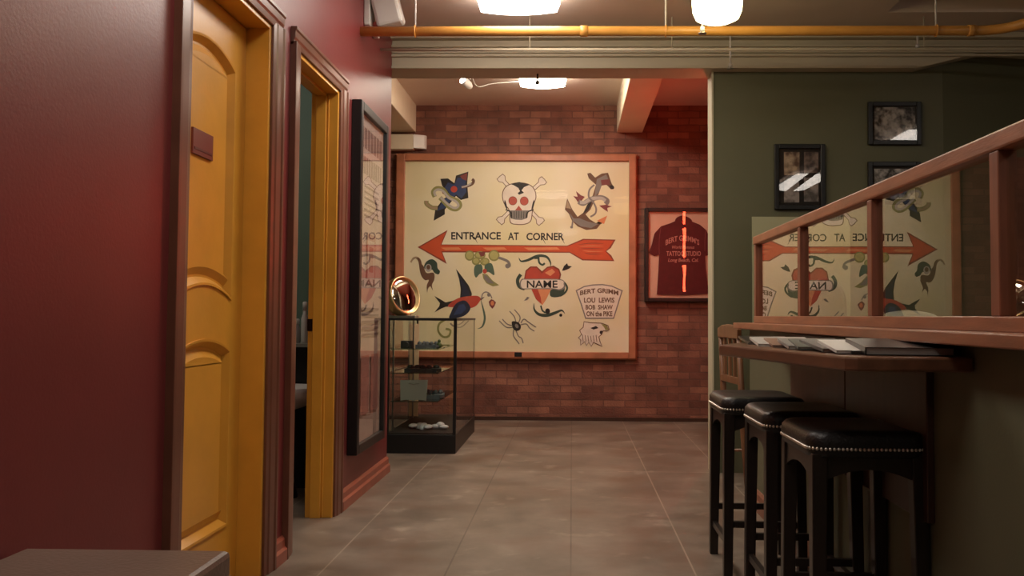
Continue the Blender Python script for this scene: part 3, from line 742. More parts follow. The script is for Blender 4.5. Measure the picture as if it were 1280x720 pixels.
# swallow
A.poly([(570, 336), (577, 345), (586, 357), (590, 367), (589, 372), (575, 373), (576, 362), (574, 349)], K, smooth=False); A.poly([(573, 344), (580, 353), (587, 365), (586, 371), (577, 371), (578, 361)], NAVY)
A.poly([(543, 370), (552, 375), (557, 378), (566, 376), (575, 372), (566, 383), (557, 383.5), (551, 386), (543, 390.5), (549, 383), (550, 379)], K)
A.poly([(560, 382), (572, 373), (588, 370), (597, 370), (601, 373.5), (598, 379), (594, 383), (587, 385), (577, 381), (566, 384)], REDP, smooth=True)
A.poly([(574, 377), (582, 376), (588, 384), (585, 391), (577, 396), (562, 398), (564, 390), (568, 382)], NAVY, smooth=True); A.poly([(574, 381), (580, 380), (583, 386), (577, 392), (567, 394)], BLUE)
A.poly([(600, 373), (606, 371), (601, 376)], BR)
A.line([(602, 374), (603, 368), (607, 365), (612, 367), (615, 373)], 1.3, GRY); A.ell(611, 368.5, 2, 2.4, GRY)
A.poly([(611, 377), (614, 374), (617, 375), (620, 378), (618, 383), (615.5, 386), (612, 382)], MAR); A.ell(615.5, 379, 2.2, 3, ORG2)
A.line([(601, 375), (604, 386), (606, 398), (603, 408), (597, 411)], 2.6, GRN, taper=2); A.line([(556, 400), (549, 405), (548, 414), (554, 421), (561, 420), (563, 413), (557, 411)], 2.6, OLV); A.line([(563, 404), (566, 407), (570, 408)], 2, GRY)
# heart with NAME
A.line([(648.5, 322), (651.5, 326.5), (660, 325), (672, 320), (683, 321), (688, 328), (688, 333)], 3.4, DGRN, taper=2); A.line([(673, 320), (674, 328), (678, 331), (681, 329)], 2.4, DGRN)
A.line([(672, 322), (668, 322)], 3.5, DGRN)
A.poly([(655, 349), (657, 338), (663, 333), (671, 333), (677.5, 339), (684, 333.5), (692, 332), (699, 336), (701.5, 343), (700, 349)], DKO, smooth=False)
A.poly([(656.5, 349), (658.5, 339), (664, 334.5), (671, 335), (677.5, 342), (684, 335.5), (691, 334), (697.5, 337.5), (699.5, 343), (698, 349)], REDP); A.poly([(681, 341), (690, 336), (694, 340), (688, 345)], PCH)
A.poly([(664, 361), (689, 361), (683, 374), (678, 381.5), (671, 375)], PCH); A.poly([(664, 361), (672, 361), (676, 372), (677, 380), (670, 374)], REDP)
A.line([(651, 343), (647, 350), (649, 358), (656, 361)], 4.2, DGRN); A.poly([(689, 362), (700, 362), (706, 358), (704, 368), (696, 371.5), (688, 370)], DGRN, smooth=True)
A.line([(700, 350), (706, 354), (709, 360), (706, 366), (700, 370)], 2.4, DGRN)
A.poly([(652, 349), (660, 348.5), (700, 349), (706, 355), (706, 360), (700, 363), (690, 361.5), (660, 361.5), (652, 361), (649.5, 355)], GRY, smooth=True); A.poly([(653, 350), (660, 349.5), (700, 350), (704.5, 355.5), (704, 359), (699, 361.5), (690, 360.3), (660, 360.5), (653, 360), (651, 355)], BONE, smooth=True)
A.text('NAME', 658.5, 697, 350.5, 359.8, K, bold=.02)
A.line([(667.5, 379), (668, 387), (674, 393), (684, 394), (694, 391), (702, 388), (706, 392)], 4, DGRN, taper=2); A.ell(684.5, 389, 3, 3.6, K); A.ell(701, 394, 1.9, 1.9, K); A.line([(676, 382), (678, 388), (682, 391)], 2, DGRN)
A.poly([(702.5, 338.5), (705, 332.5), (709, 329), (710, 332), (715, 333), (711, 336), (706, 338)], K); A.poly([(655, 376), (659, 371), (662, 372), (659, 375)], GRY)
# spider
for pts in ([(641, 407), (634, 405), (628, 399)], [(641, 409), (633, 409), (624, 401)], [(645, 404), (643, 396), (637, 389)], [(648, 404), (650, 396), (643, 387)], [(651, 404), (655, 399), (661, 403), (670, 409)], [(651, 406), (658, 405), (662, 410), (668, 414)], [(642, 412), (642, 420), (647, 427), (649, 430)], [(645, 413), (648, 420), (652, 423), (654, 429)]): A.line(pts, 1.3, GRY)
A.poly([(640, 402), (647, 402.5), (651, 407), (650, 412), (645, 413.5), (641, 410)], K, smooth=True); A.ell(646, 407.5, 2, 3, GRY, a=-.5)
# shield
sh = [(719.5, 363), (730, 357.5), (741, 355.5), (753, 355), (765, 357), (778.5, 363), (773, 381), (767.5, 398.5), (731.5, 398.5), (726, 381)]
A.poly(sh, GRY); A.poly([tuple(v) for v in offset(sh, 1.5)], BONE)
def sarc(body, x0, x1, y0, y1, arc=0): A.text(body, x0, x1, y0, y1, BR, arc=arc, bold=.035)
sarc('BERT GRIMM', 725, 773, 363.5, 369.5, 3.2); sarc('LOU  LEWIS', 730, 768, 372, 378.5); sarc('BOB  SHAW', 732, 766, 381, 387); sarc('ON the PIKE', 733, 765.5, 389, 395.5)
# eagle head
eg = [(730, 402), (738, 403.5), (752, 404), (760, 407), (761.5, 412), (758, 414), (754, 413), (752, 418), (748.5, 421), (750, 427), (752.5, 433), (746, 430), (742, 428), (739, 433), (736, 428), (733, 432), (731, 427), (725.5, 431.5), (726, 425), (723, 422.5), (727, 418), (724.5, 413), (729, 409)]
A.poly(eg, BONE); A.line(eg, 1.1, BR, smooth=False, closed=True); A.poly([(738, 410), (745, 407.5), (748, 410), (742, 412)], K); A.poly([(751, 404.5), (759, 407), (761, 412), (757, 413), (755, 409)], OLV); A.ell(751.5, 415.5, 2, 2.2, K)
for k in range(6): A.line([(728+k*3.4, 420-abs(k-3)*.6), (729+k*3.4, 427)], .8, BR, smooth=False)
bo = b.build('board', None, t, recalc=False)
b = MB(); b.box(ix0-.005, ix1+.005, YB-.066, YB-.062, iz0-.005, iz1+.005); b.build('glass_pane', signglass, t)

# ============================================================ FRAMED SHIRT
YSh = YB-.06
def fh(x, y):
    p = PY(x, y, YSh); return (p.x, p.z)
x0, z1 = fh(806, 260); x1, _ = fh(897, 260); _, z0 = fh(850, 377)
ft = .035
t = thing('framed_shirt', 'black shadow box frame with a dark red short sleeved shirt on the brick wall', 'framed shirt', ((x0+x1)/2, YB, z0))
b = MB()
for q in ((x0, x0+ft, z0, z1), (x1-ft, x1, z0, z1), (x0+ft, x1-ft, z1-ft, z1), (x0+ft, x1-ft, z0, z0+ft)): b.box(q[0], q[1], YB-.085, YB, q[2], q[3])
b.build('frame', black, t, bevel=.004)
b = MB(); b.box(x0+.01, x1-.01, YB-.05, YB-.004, z0+.01, z1-.01); b.build('backing', mat('pink_backing_board', (224, 184, 160), .7, var=.05), t)
shm = mat('dark_red_cloth', (98, 24, 30), .85, var=.12, scale=20)
sp_ = [(849, 274), (858, 272), (865, 277), (875, 281), (883, 288), (888, 300), (889, 318), (882, 320), (881, 312), (882, 335), (886, 367), (852, 369), (821, 368), (823, 340), (824, 318), (818, 320), (811, 316), (815, 305), (818, 292), (826, 283), (838, 279)]
b = MB(); pts = [fh(*p_) for p_ in sp_]
yf = YB-.066
A2 = Art(b, fh, YB-.053)
# a padded shirt body with real thickness
b.m(shm); b.prism(pts, 'y', YB-.064, YB-.05)
LET = mat('faded_pink_lettering', (206, 140, 128), .7)
A2.Y = YB-.0645
A2.poly([(846, 272), (853, 269.5), (861, 272), (865, 277), (858, 281), (851, 281.5), (844, 277)], mat('dark_collar', (96, 14, 22), .8), smooth=True)
A2.line([(826, 284), (824, 300), (824, 318)], .8, MAR); A2.line([(882, 288), (881, 300), (881, 314)], .8, MAR)
A2.text('BERT GRIMM\'S', 832, 874, 300, 307, LET, arc=6, bold=.02)
A2.text('World Famous', 840, 868, 307, 311, LET, bold=.01, shear=.3)
A2.text('TATTOO STUDIO', 833, 876, 314, 320, LET, bold=.02)
A2.text('Long Beach, Cal.', 835, 873, 323, 328.5, LET, bold=.015, shear=.2)
b.build('shirt', None, t, recalc=False)
b = MB(); b.box(x0+ft-.004, x1-ft+.004, YB-.078, YB-.074, z0+ft-.004, z1-ft+.004); b.build('glass_pane', picglass, t)

# ================================================== PHOTO FRAMES, OLIVE WALL
def photo_frame(label, L, T, Rr, Bt, cells, fw=.03, tilt=0):
    Y = 5.72
    a_ = PY(L, T, Y-.02); d_ = PY(Rr, Bt, Y-.02)
    t = thing('picture_frame', label, 'picture frame', ((a_.x+d_.x)/2, Y, d_.z), 0, 'black framed photographs on the olive wall')
    x0, x1, z0, z1 = a_.x, d_.x, d_.z, a_.z
    b = MB()
    for q in ((x0, x0+fw, z0, z1), (x1-fw, x1, z0, z1), (x0+fw, x1-fw, z1-fw, z1), (x0+fw, x1-fw, z0, z0+fw)): b.box(q[0], q[1], Y-.026, Y-.001, q[2], q[3])
    b.build('frame', black, t, bevel=.004)
    b = MB(); b.box(x0+.01, x1-.01, Y-.012, Y-.002, z0+.01, z1-.01); mb_ = b.build('mat_board', mat('dark_mat_board', (34, 28, 26), .8), t)
    for (l, tt, r, bo_, m) in cells:
        p0 = PY(l, tt, Y-.014); p1 = PY(r, bo_, Y-.014)
        b = MB(); b.box(p0.x, p1.x, Y-.0145, Y-.0115, p1.z, p0.z); b.build('photograph', m, mb_)
    b = MB(); b.box(x0+fw-.003, x1-fw+.003, Y-.021, Y-.018, z0+fw-.003, z1-fw+.003); b.build('glass_pane', picglass, t)
    return t
pA = photomat('old_photo_a', 3.1); pB = photomat('old_photo_b', 8.2, lo=(60, 46, 40), hi=(150, 128, 116)); pC = photomat('old_photo_c', 5.5, lo=(90, 84, 80), hi=(170, 160, 156)); pD = photomat('old_photo_d', 1.9, lo=(90, 64, 50), hi=(200, 176, 150)); pE = photomat('old_photo_e', 12.4, hi=(220, 214, 210))
photo_frame('black frame holding four small portraits on the olive wall', 968, 180, 1032, 262, [(980, 190, 999.5, 219, pD), (1005, 190, 1023, 216, pB), (980, 223, 999, 253, pC), (1005, 222, 1023, 252, pC)])
photo_frame('upper black frame with a dark group photograph on the olive wall', 1085, 127, 1152, 181, [(1093, 134, 1144, 174, pA)])
photo_frame('lower black frame with a pale photograph partly behind the wood handrail', 1085, 202, 1152, 256, [(1093, 211, 1144, 249, pE)])

# =============================================== TALL POSTER ON MAROON WALL
t = thing('poster_frame', 'tall black framed glazed poster on the maroon wall', 'poster', (XL, 5.05, .26))
yn = PX(450, 300, XL+.055).y; yf_ = PX(484.5, 300, XL+.055).y
zt_ = PX(449, 120, XL+.055).z; zb_ = PX(449, 568, XL+.055).z
fw = .05
b = MB()
for q in ((yn, yn+fw, zb_, zt_), (yf_-fw, yf_, zb_, zt_), (yn+fw, yf_-fw, zt_-fw, zt_), (yn+fw, yf_-fw, zb_, zb_+fw)): b.box(XL, XL+.055, q[0], q[1], q[2], q[3])
b.build('frame', black, t, bevel=.005)
b = MB(); xa = XL+.03
pstr = mat('poster_paper', (196, 176, 164), .7, var=.12, scale=5); ink = mat('poster_ink', (128, 100, 94), .7); ink2 = mat('poster_faded_red', (176, 126, 116), .7)
b.m(pstr).box(XL+.002, xa, yn+.02, yf_-.02, zb_+.02, zt_-.02)
yy0, yy1 = yn+fw+.04, yf_-fw-.03; W_ = yy1-yy0
def pq(a0, a1, b0, b1, m):   # fractions across and up
    H_ = zt_-zb_-2*fw
    b.m(m); pq.k += .0002
    f = [(xa+pq.k, yy0+W_*a, zb_+fw+H_*z) for a, z in ((a0, b0), (a1, b0), (a1, b1), (a0, b1))]
    b.face(f)
pq.k = .0005
for i in range(7):
    pq(.02+.14*i, .13+.14*i, .90, .965, ink)
for i in range(9):
    pq(.03+.105*i, .11+.105*i, .82, .875, ink)
for k in range(6): pq(.15, .85, .78-.018*k, .786-.018*k, ink)
pq(.3, .7, .48, .64, ink2); pq(.34, .66, .5, .62, pstr); pq(.4, .6, .52, .6, ink2)
for k in range(5): pq(.1, .9, .40-.02*k, .408-.02*k, ink)
pq(.1, .45, .08, .26, ink2); pq(.55, .9, .08, .26, ink2)
b.build('poster', None, t, recalc=False)
b = MB(); b.box(XL+.04, XL+.043, yn+fw-.004, yf_-fw+.004, zb_+fw-.004, zt_-fw+.004); b.build('glass_pane', picglass, t)

# ========================================================== GLASS PARTITION
XG = .992
t = thing('glass_partition', 'wood framed glass screen standing on the half wall cap', 'glass screen', (XG, 3, .969))
RZ = 1.430
ypost = [PX(944, 350, XG-.02).y, PX(999, 350, XG-.02).y, PX(1087.5, 330, XG-.02).y, PX(1244, 300, XG-.02).y]
ypost.append(ypost[3]-.9); 
b = MB(); b.box(XG-.026, XG+.03, .3, ypost[0]+.03, RZ-.045, RZ); b.build('handrail', wood, t, bevel=.006)
b = MB(); b.box(XG-.022, XG+.024, .3, ypost[0]+.03, .969, 1.005); b.build('bottom_rail', wood, t, bevel=.003)
for y in ypost:
    b = MB(); b.box(XG-.022, XG+.022, y-.022, y+.022, 1.005, RZ-.045); b.build('post', woodp, t, bevel=.003)
b = MB(); b.prism([(XG+.022, RZ-.06), (XG+.045, RZ-.06), (XG+.1, 1.0), (XG+.022, 1.0)], 'y', ypost[3]-.012, ypost[3]+.012); b.build('brace', woodp, t)
for ya_, yb_ in zip(ypost, ypost[1:]):
    b = MB(); b.box(XG-.003, XG+.003, yb_+.02, ya_-.02, 1.0, RZ-.04); b.build('glass_pane', partglass, t)

# pale acrylic panel standing beyond the half wall
yA = 5.55
p0 = PY(940, 271, yA); p1 = PY(1062, 271, yA)
fro = bpy.data.materials.new('frosted_acrylic'); fro.use_nodes = True; ntf = fro.node_tree; pf = ntf.nodes['Principled BSDF']
pf.inputs['Base Color'].default_value = (*lin((196, 196, 160)), 1); pf.inputs['Alpha'].default_value = .6; pf.inputs['Roughness'].default_value = .3
t = thing('acrylic_panel', 'pale translucent acrylic panel standing behind the far end of the glass screen', 'panel', ((p0.x+p1.x)/2, yA, 0))
b = MB(); b.box(p0.x, p1.x, yA-.003, yA+.003, .03, p0.z); b.build('sheet', fro, t)
for xx in (p0.x+.06, p1.x-.06):
    b = MB(); b.box(xx-.02, xx+.02, yA-.14, yA+.14, 0, .03); b.build('foot', greym, t, bevel=.003)

# reclined client chair behind the half wall
cx_, cy_ = PY(1028, 380, 4.5).x+.02, 4.5
t = thing('client_chair', 'grey padded tattoo chair with rounded back behind the glass screen', 'chair', (cx_, cy_, 0))
gl_ = mat('grey_vinyl', (120, 112, 98), .4, var=.05)
zt2 = PY(1028, 347, 4.5).z; hw = .105
out = []
for k in range(13):
    an = math.pi*k/12; out.append((cx_+hw*math.cos(an), zt2-.14+.14*math.sin(an)))
out += [(cx_-hw*1.05, .62), (cx_+hw*1.05, .62)]
b = MB(); b.prism(out, 'y', 4.48, 4.56); b.build('backrest', gl_, t, bevel=.02)
b = MB(); b.box(cx_-.14, cx_+.24, 4.0, 4.5, .5, .6); b.build('seat', gl_, t, bevel=.03)
b = MB(); b.lathe([(.16, 0), (.16, .03), (.05, .06), (.045, .5)], (cx_+.05, 4.26, 0), 24); b.build('pedestal', steel, t)
# white rolled cushion seen through the glass
pL = PY(1100, 396, 3.6).x; pR = PY(1175, 396, 3.6).x; zc = PY(1137, 388, 3.6).z
t = thing('treatment_table', 'padded table with a white covered headrest behind the glass screen', 'table', ((pL+pR)/2+.05, 3.5, 0))
b = MB(); xm = (pL+pR)/2
b.ball((xm, 3.62, zc-.035), ((pR-pL)/2, .1, .035), 20, 10); b.build('headrest', mat('white_cover', (226, 222, 214), .6), t)
b = MB(); b.box(xm-.16, xm+.42, 3.2, 3.8, zc-.12, zc-.06); b.build('table_top', gl_, t, bevel=.02)
for sx_, sy_ in ((-.12, 3.25), (-.12, 3.75), (.38, 3.25), (.38, 3.75)):
    b = MB(); b.tube([(xm+sx_, sy_, 0), (xm+sx_, sy_, zc-.12)], .018, 10); b.build('leg', black, t)

# ============================================================ COUNTER
ZK = .905; TH = .036
cn = PZ(1061, 446, ZK); cf = PZ(899, 431, ZK)
YN = cn.y
cor = [(cn.x+.02, YN-.004), (XW-.001, YN), (XW-.001, 4.25), (cf.x+.14, cf.y+.3), (cf.x+.05, cf.y+.12), (cf.x, cf.y+.0), (cn.x-.004, YN+.02)]
t = thing('counter', 'dark walnut counter fixed to the half wall above the stools', 'counter', ((cn.x+XW)/2, 2.8, ZK-TH))
b = MB(); b.prism(cor, 'z', ZK-TH, ZK); b.build('counter_top', counterw, t, bevel=.006)

# magazines and books on it
def vol(name, label, cat, fp, bp_, wd, dp, th, cover, pages=None, group=None, lift=0):
    """front left corner seen at fp on the counter, back left corner towards bp_, dp long"""
    p = PZ(fp[0], fp[1], ZK+lift); d = ray(*bp_)
    best = None
    for k in range(400):
        t_ = 1.2+k*.01; q = CAM+d.normalized()*t_
        e = abs((q-p).length-dp)
        if q.y > p.y and (best is None or e < best[0]): best = (e, q)
    q = best[1]; rise = min(max(q.z-th-p.z, .016), .032)
    v = Vector((q.x-p.x, q.y-p.y, 0)); rz = math.atan2(-v.x, v.y)
    o = thing(name, label, cat, (p.x, p.y, p.z), rz, group)
    o.rotation_euler = (math.asin(rise/dp), 0, rz)
    c_ = .0012
    b = MB(); b.box(.003, wd-.003, .003, dp-.003, c_, th-c_); b.build('pages', pages or pageg, o, world=False)
    b = MB(); b.box(0, wd, 0, dp, 0, c_); b.box(0, wd, 0, dp, th-c_, th); b.box(-c_, 0, 0, dp, 0, th); b.build('cover', cover, o, world=False, bevel=.0004)
    return o
blackc = mat('black_cover', (40, 38, 38), .3); greyc = mat('grey_cover', (92, 90, 88), .35); tealc = mat('grey_green_cover', (104, 112, 104), .4); tanc = mat('tan_cover', (160, 126, 106), .45); whitec = mat('white_cover_gloss', (224, 222, 216), .3)
G = 'magazines and books along the counter'
BK = [('magazine', 'thin dark magazine at the far end of the counter', (936, 430.5), (923, 420.5), .17, .26, .008, blackc, paper, 0),
      ('magazine', 'white magazine second from the far end', (948, 433), (937, 421), .19, .28, .009, whitec, paper, 0),
      ('magazine', 'tan magazine third from the far end', (966, 434), (955, 423), .18, .26, .007, tanc, pageg, .001),
      ('magazine', 'pale grey magazine near the middle of the row', (986, 436.5), (972, 423), .18, .27, .010, pageg, paper, .001),
      ('magazine', 'grey green magazine in the middle of the row', (998, 437), (986, 424.5), .19, .28, .008, tealc, pageg, .003),
      ('magazine', 'dark grey magazine with pale pages left of the white one', (1029, 440), (1000, 425), .2, .3, .009, greyc, tanc, .002),
      ('magazine', 'large white magazine left of the black books', (1046, 441.5), (1022, 424.5), .22, .3, .008, whitec, paper, .003),
      ('book', 'thin black book just left of the top black pile', (1066, 443), (1040, 428), .2, .28, .009, blackc, greyc, .001),
      ('book', 'large black book on top of the pile nearest the counter end', (1082, 443.5), (1057, 427), .212, .30, .019, blackc, pageg, .002)]
for n_, l_, fp, bp2, wd, dp, th, cv, pg, lf_ in BK: vol(n_, l_, 'book' if n_ == 'book' else 'magazine', fp, bp2, wd, dp, th, cv, pg, G, lf_)

# ============================================================ BAR STOOLS
SW, SD = .31, .355     # width across, depth along the corridor
def make_stool():
    t = thing('bar_stool', 's', 'stool', (0, 0, 0), 0, 'black bar stools along the counter')
    zs = .69; n = 14
    # saddle cushion: rounded rectangle grid with raised sides
    b = MB(); hx, hy = SW/2+.008, SD/2+.008
    def rr(k, n_=40, r=.05, sx=1.0):
        # rounded rectangle perimeter point
        P = []
        for cx, cy, a0 in ((hx-r, hy-r, 0), (-hx+r, hy-r, 90), (-hx+r, -hy+r, 180), (hx-r, -hy+r, 270)):
            for j in range(9):
                an = R(a0+90*j/8); P.append((cx+r*math.cos(an), cy+r*math.sin(an)))
        return P
    P = rr(0)
    def sad(x, y): return .016*((y/hy)**2)-.008
    levels = [(.985, -.062, 0), (1.0, -.05, 0), (1.012, -.03, .3), (1.0, -.012, .7), (.95, -.001, 1), (.82, .006, 1), (.6, .009, 1), (.3, .010, 1)]
    rings = []
    for sc_, dz, k in levels:
        rings.append([b.bm.verts.new((x*sc_, y*sc_, zs+dz+k*sad(x*sc_, y*sc_)-.008)) for x, y in P])
    N_ = len(P)
    for A_, B_ in zip(rings, rings[1:]):
        for k in range(N_):
            f = b.bm.faces.new((A_[k], A_[(k+1) % N_], B_[(k+1) % N_], B_[k])); f.smooth = True
    b.bm.faces.new(rings[-1]).smooth = True; b.bm.faces.new(rings[0][::-1])
    seat_ = b.build('seat', leather, t, world=False)
    b = MB()
    L_ = 0; per = P+[P[0]]; step = .0115
    acc = 0
    for (xa_, ya_), (xb__, yb__) in zip(per, per[1:]):
        d = math.hypot(xb__-xa_, yb__-ya_)
        while acc < d:
            f_ = acc/d; x = xa_+(xb__-xa_)*f_; y = ya_+(yb__-ya_)*f_
            b.ball((x*1.006, y*1.006, .642), .005, 6, 4); acc += step
        acc -= d
    b.build('nailhead_trim', nailm, seat_, world=False)
    # legs
    lw = .02
    for sx_ in (-1, 1):
        for sy_ in (-1, 1):
            b = MB(); tp = Vector((sx_*(SW/2-.02), sy_*(SD/2-.02), .628)); bt = Vector((sx_*(SW/2-.012), sy_*(SD/2-.008), 0))
            d_ = []
            for p_, h in ((bt, .017), (tp, .021)):
                for ax_, ay_ in ((-1,-1), (1,-1), (1,1), (-1,1)): d_.append(b.bm.verts.new(p_+Vector((ax_*h, ay_*h, 0))))
            for q in ((3,2,1,0), (4,5,6,7), (0,1,5,4), (1,2,6,5), (2,3,7,6), (3,0,4,7)): b.bm.faces.new([d_[i] for i in q])
            b.build('leg', blackwood, t, world=False, bevel=.003)
    # aprons with arched lower edges
    for sy_ in (-1, 1):
        b = MB(); y = sy_*(SD/2-.015); pts = [(-SW/2+.03, .63), (SW/2-.03, .63), (SW/2-.03, .555)]
        for k in range(9): s_ = 1-2*k/8; pts.append((s_*(SW/2-.045), .585-.025*s_*s_))
        pts.append((-SW/2+.03, .555)); b.prism(pts, 'y', y-.01, y+.01); b.build('apron', blackwood, t, world=False)
    for sx_ in (-1, 1):
        b = MB(); x = sx_*(SW/2-.015); pts = [(-SD/2+.03, .63), (SD/2-.03, .63), (SD/2-.03, .545)]
        for k in range(9): s_ = 1-2*k/8; pts.append((s_*(SD/2-.045), .582-.03*s_*s_))
        pts.append((-SD/2+.03, .545)); b.prism(pts, 'x', x-.01, x+.01); b.build('apron', blackwood, t, world=False)
    for sy_, z in ((-1, .2), (1, .2)):
        b = MB(); y = sy_*(SD/2-.012); b.bar((-SW/2+.02, y, z), (SW/2-.02, y, z), .012, .009, up=(0, 0, 1)); b.build('stretcher', blackwood, t, world=False)
    for sx_ in (-1, 1):
        b = MB(); x = sx_*(SW/2-.014); z = .13
        b.bar((x, -SD/2+.02, z), (x, SD/2-.02, z), .012, .009, up=(0, 0, 1)); b.build('stretcher', blackwood, t, world=False)
    return t
stool = make_stool()
for i, (x, y, lab) in enumerate(((.658+SW/2, 2.61, 'nearest black saddle seat bar stool with nailhead trim'),
                                 (.640+SW/2, 3.10, 'middle black saddle seat bar stool between the other two'),
                                 (.592+SW/2, 3.615, 'farthest black saddle seat bar stool beside the aisle'))):
    o = stool if i == 0 else copy_tree(stool)
    o.location = (x, y, 0); o['label'] = lab

# ============================================================ WOODEN CHAIR
t = thing('wooden_chair', 'honey brown wooden chair beyond the far end of the counter', 'chair', (1.125, 5.17, 0), R(5.5))
cz = .952; hw = .21
def post(y, h, x=-.19):
    b = MB(); b.tube([(x+.03, y, 0), (x+.01, y, .3), (x, y, .46), (x-.02, y, h)], [.015, .019, .02, .015], 10); b.build('rear_leg', chairw, t, world=False)
post(-hw+.02, cz-.03); post(hw-.02, cz-.03)
for y in (-hw+.03, hw-.03):
    b = MB(); b.tube([(.19, y, 0), (.18, y, .44)], [.014, .019], 10); b.build('leg', chairw, t, world=False)
b = MB(); b.box(-.2, .21, -.21, .21, .44, .468); b.build('seat', chairw, t, world=False, bevel=.01)
b = MB(); b.prism([(-hw, cz-.075), (hw, cz-.075), (hw+.005, cz-.02), (hw*.6, cz), (0, cz+.006), (-hw*.6, cz), (-hw-.005, cz-.02)], 'x', -.225, -.2); b.build('crest_rail', chairw, t, world=False, bevel=.005)
b = MB(); b.box(-.215, -.2, -hw+.03, hw-.03, .62, .66); b.build('back_rail', chairw, t, world=False, bevel=.003)
for y in (-.1, 0, .1):
    b = MB(); b.bar((-.207, y, .65), (-.21, y, cz-.06), .007, .014); b.build('slat', chairw, t, world=False)
for z, a_, b_ in ((.2, (-.17, -.19), (.18, -.19)), (.2, (-.17, .19), (.18, .19)), (.26, (.185, -.19), (.185, .19))):
    b = MB(); b.tube([(a_[0], a_[1], z), (b_[0], b_[1], z)], .009, 8); b.build('stretcher', chairw, t, world=False)

# ============================================================ DISPLAY CASE
yF, yK = 6.38, 7.62
xA = PY(482, 500, yF).x; xB = PY(570, 500, yF).x; zT = PY(526, 398, yF).z
t = thing('display_case', 'tall black framed glass display case against the maroon wall end', 'display case', ((xA+xB)/2, (yF+yK)/2, 0))
zb2 = .135
b = MB(); b.box(xA, xB, yF, yK, 0, zb2); b.build('base', black, t, bevel=.004)
b = MB(); b.box(xA+.015, xB-.015, yF+.015, yK-.015, zb2, zb2+.012); b.build('deck', mat('dark_deck_felt', (52, 40, 36), .8), t)
b = MB(); q = .011
for x in (xA+q, xB-q):
    for y in (yF+q, yK-q): b.box(x-q, x+q, y-q, y+q, zb2, zT) if (y < 7) else b.box(x-.006, x+.006, y-.006, y+.006, zb2, zT)
for x in (xA+q, xB-q): b.box(x-q*.7, x+q*.7, yF, yK, zT-.016, zT)
for y in (yF+q, yK-q): b.box(xA, xB, y-q*.7, y+q*.7, zT-.016, zT)
b.build('frame', black, t)
for nm, bx in (('glass_pane', (xA+.02, xB-.02, yF+.006, yF+.010, zb2, zT-.014)), ('glass_pane', (xA+.006, xA+.010, yF+.02, yK-.02, zb2, zT-.014)), ('glass_pane', (xB-.010, xB-.006, yF+.02, yK-.02, zb2, zT-.014)), ('glass_pane', (xA+.02, xB-.02, yF+.015, yK-.015, zT-.013, zT-.007))):
    b = MB(); b.box(*bx); b.build(nm, glass, t)
shz = [PY(526, y, 6.5).z for y in (436, 466, 501)]
for z in shz:
    b = MB(); b.box(xA+.025, xB-.14, yF+.05, yK-.25, z-.004, z+.004); b.build('shelf', shelfglass, t)
for y in (yF+.12, yK-.3):
    b = MB(); b.box(xA+.024, xA+.034, y-.012, y+.012, zb2, zT-.02); b.build('shelf_standard', steel, t)
# things in the case
lump = mat('dark_trinket', (40, 38, 36), .4, var=.3, scale=30); blu = mat('grey_blue_cloth', (84, 92, 96), .7, var=.2, scale=20); grnn = mat('green_trinket', (88, 110, 60), .5)
def item(name, label, cat, fn, m, bev=0):
    b = MB(); fn(b); return tag(b.build(name, m, bevel=bev), label, cat)
z = shz[0]+.004
def camb(b):
    b.box(xA+.08, xA+.17, 6.5, 6.57, z, z+.055); b.tube([(xA+.125, 6.5, z+.028), (xA+.125, 6.46, z+.028)], .02, 14)
item('camera', 'small black boxy camera on the top glass shelf of the case', 'camera', camb, lump, .004)
def tray(x0, x1, y0, y1, z, h):
    def f(b):
        b.box(x0, x1, y0, y1, z, z+.006)
        b.prism([(x0, y0), (x1, y0), (x1+.03, y0+.05), (x1, y1), (x0, y1)], 'z', z+.006, z+h*.5)
        for k in range(5): b.ball((x0+(x1-x0)*(k+.5)/5, (y0+y1)/2+.03*math.sin(k*2), z+h*.6), ((x1-x0)/9, .04, h*.4), 10, 6)
    return f
item('trinket_tray', 'grey blue tray of trinkets on the top shelf of the case', 'tray', tray(xA+.19, xA+.34, 6.5, 6.7, z, .05), blu)
item('trinket', 'small green trinket on the top shelf at the right of the tray', 'trinket', lambda b: (b.ball((xA+.36, 6.55, z+.022), (.02, .018, .022)), b.ball((xA+.36, 6.55, z+.052), (.012, .012, .014))), grnn)
z1_ = shz[1]+.004
item('trinket_tray', 'dark tray of trinkets on the middle shelf of the case', 'tray', tray(xA+.1, xA+.34, 6.55, 6.8, z1_, .045), lump)
z2_ = shz[2]+.004
cardm = mat('grey_green_card', (140, 140, 130), .7, var=.04)
def card(b):
    p = []
    x0, x1 = PY(501, 480, 6.47).x, PY(533, 480, 6.47).x
    for k in range(17):
        s_ = k/16; p.append((x0+(x1-x0)*s_, z2_+.006*abs(math.sin(s_*math.pi*2))))
    p += [(x1+.012, z2_+.152), (x0-.004, z2_+.15)]
    b.prism(p, 'y', 6.465, 6.472)
    b.tube([(x0+.06, 6.462, z2_+.13), ((x0+x1)/2, 6.462, z2_+.123), (x1-.05, 6.462, z2_+.13)], .003, 6)
item('greeting_card', 'grey green card standing on the lower shelf of the case', 'card', card, cardm)
item('trinket_tray', 'mixed trinket tray on the lower shelf behind the card', 'tray', tray(xA+.2, xA+.36, 6.6, 6.85, z2_, .06), blu)
def crump(b):
    for k in range(7):
        b.ball((xA+.16+.04*k, 6.62+.05*math.sin(k*1.7), zb2+.03+.006*math.cos(k*2.3)), (.035, .05, .016+.005*(k % 3)), 10, 6, M=Matrix.Rotation(.4*math.sin(k), 3, 'X'))
item('folded_scarf', 'crumpled white cloth on the floor of the display case', 'cloth', crump, mat('white_cloth', (226, 226, 232), .7))
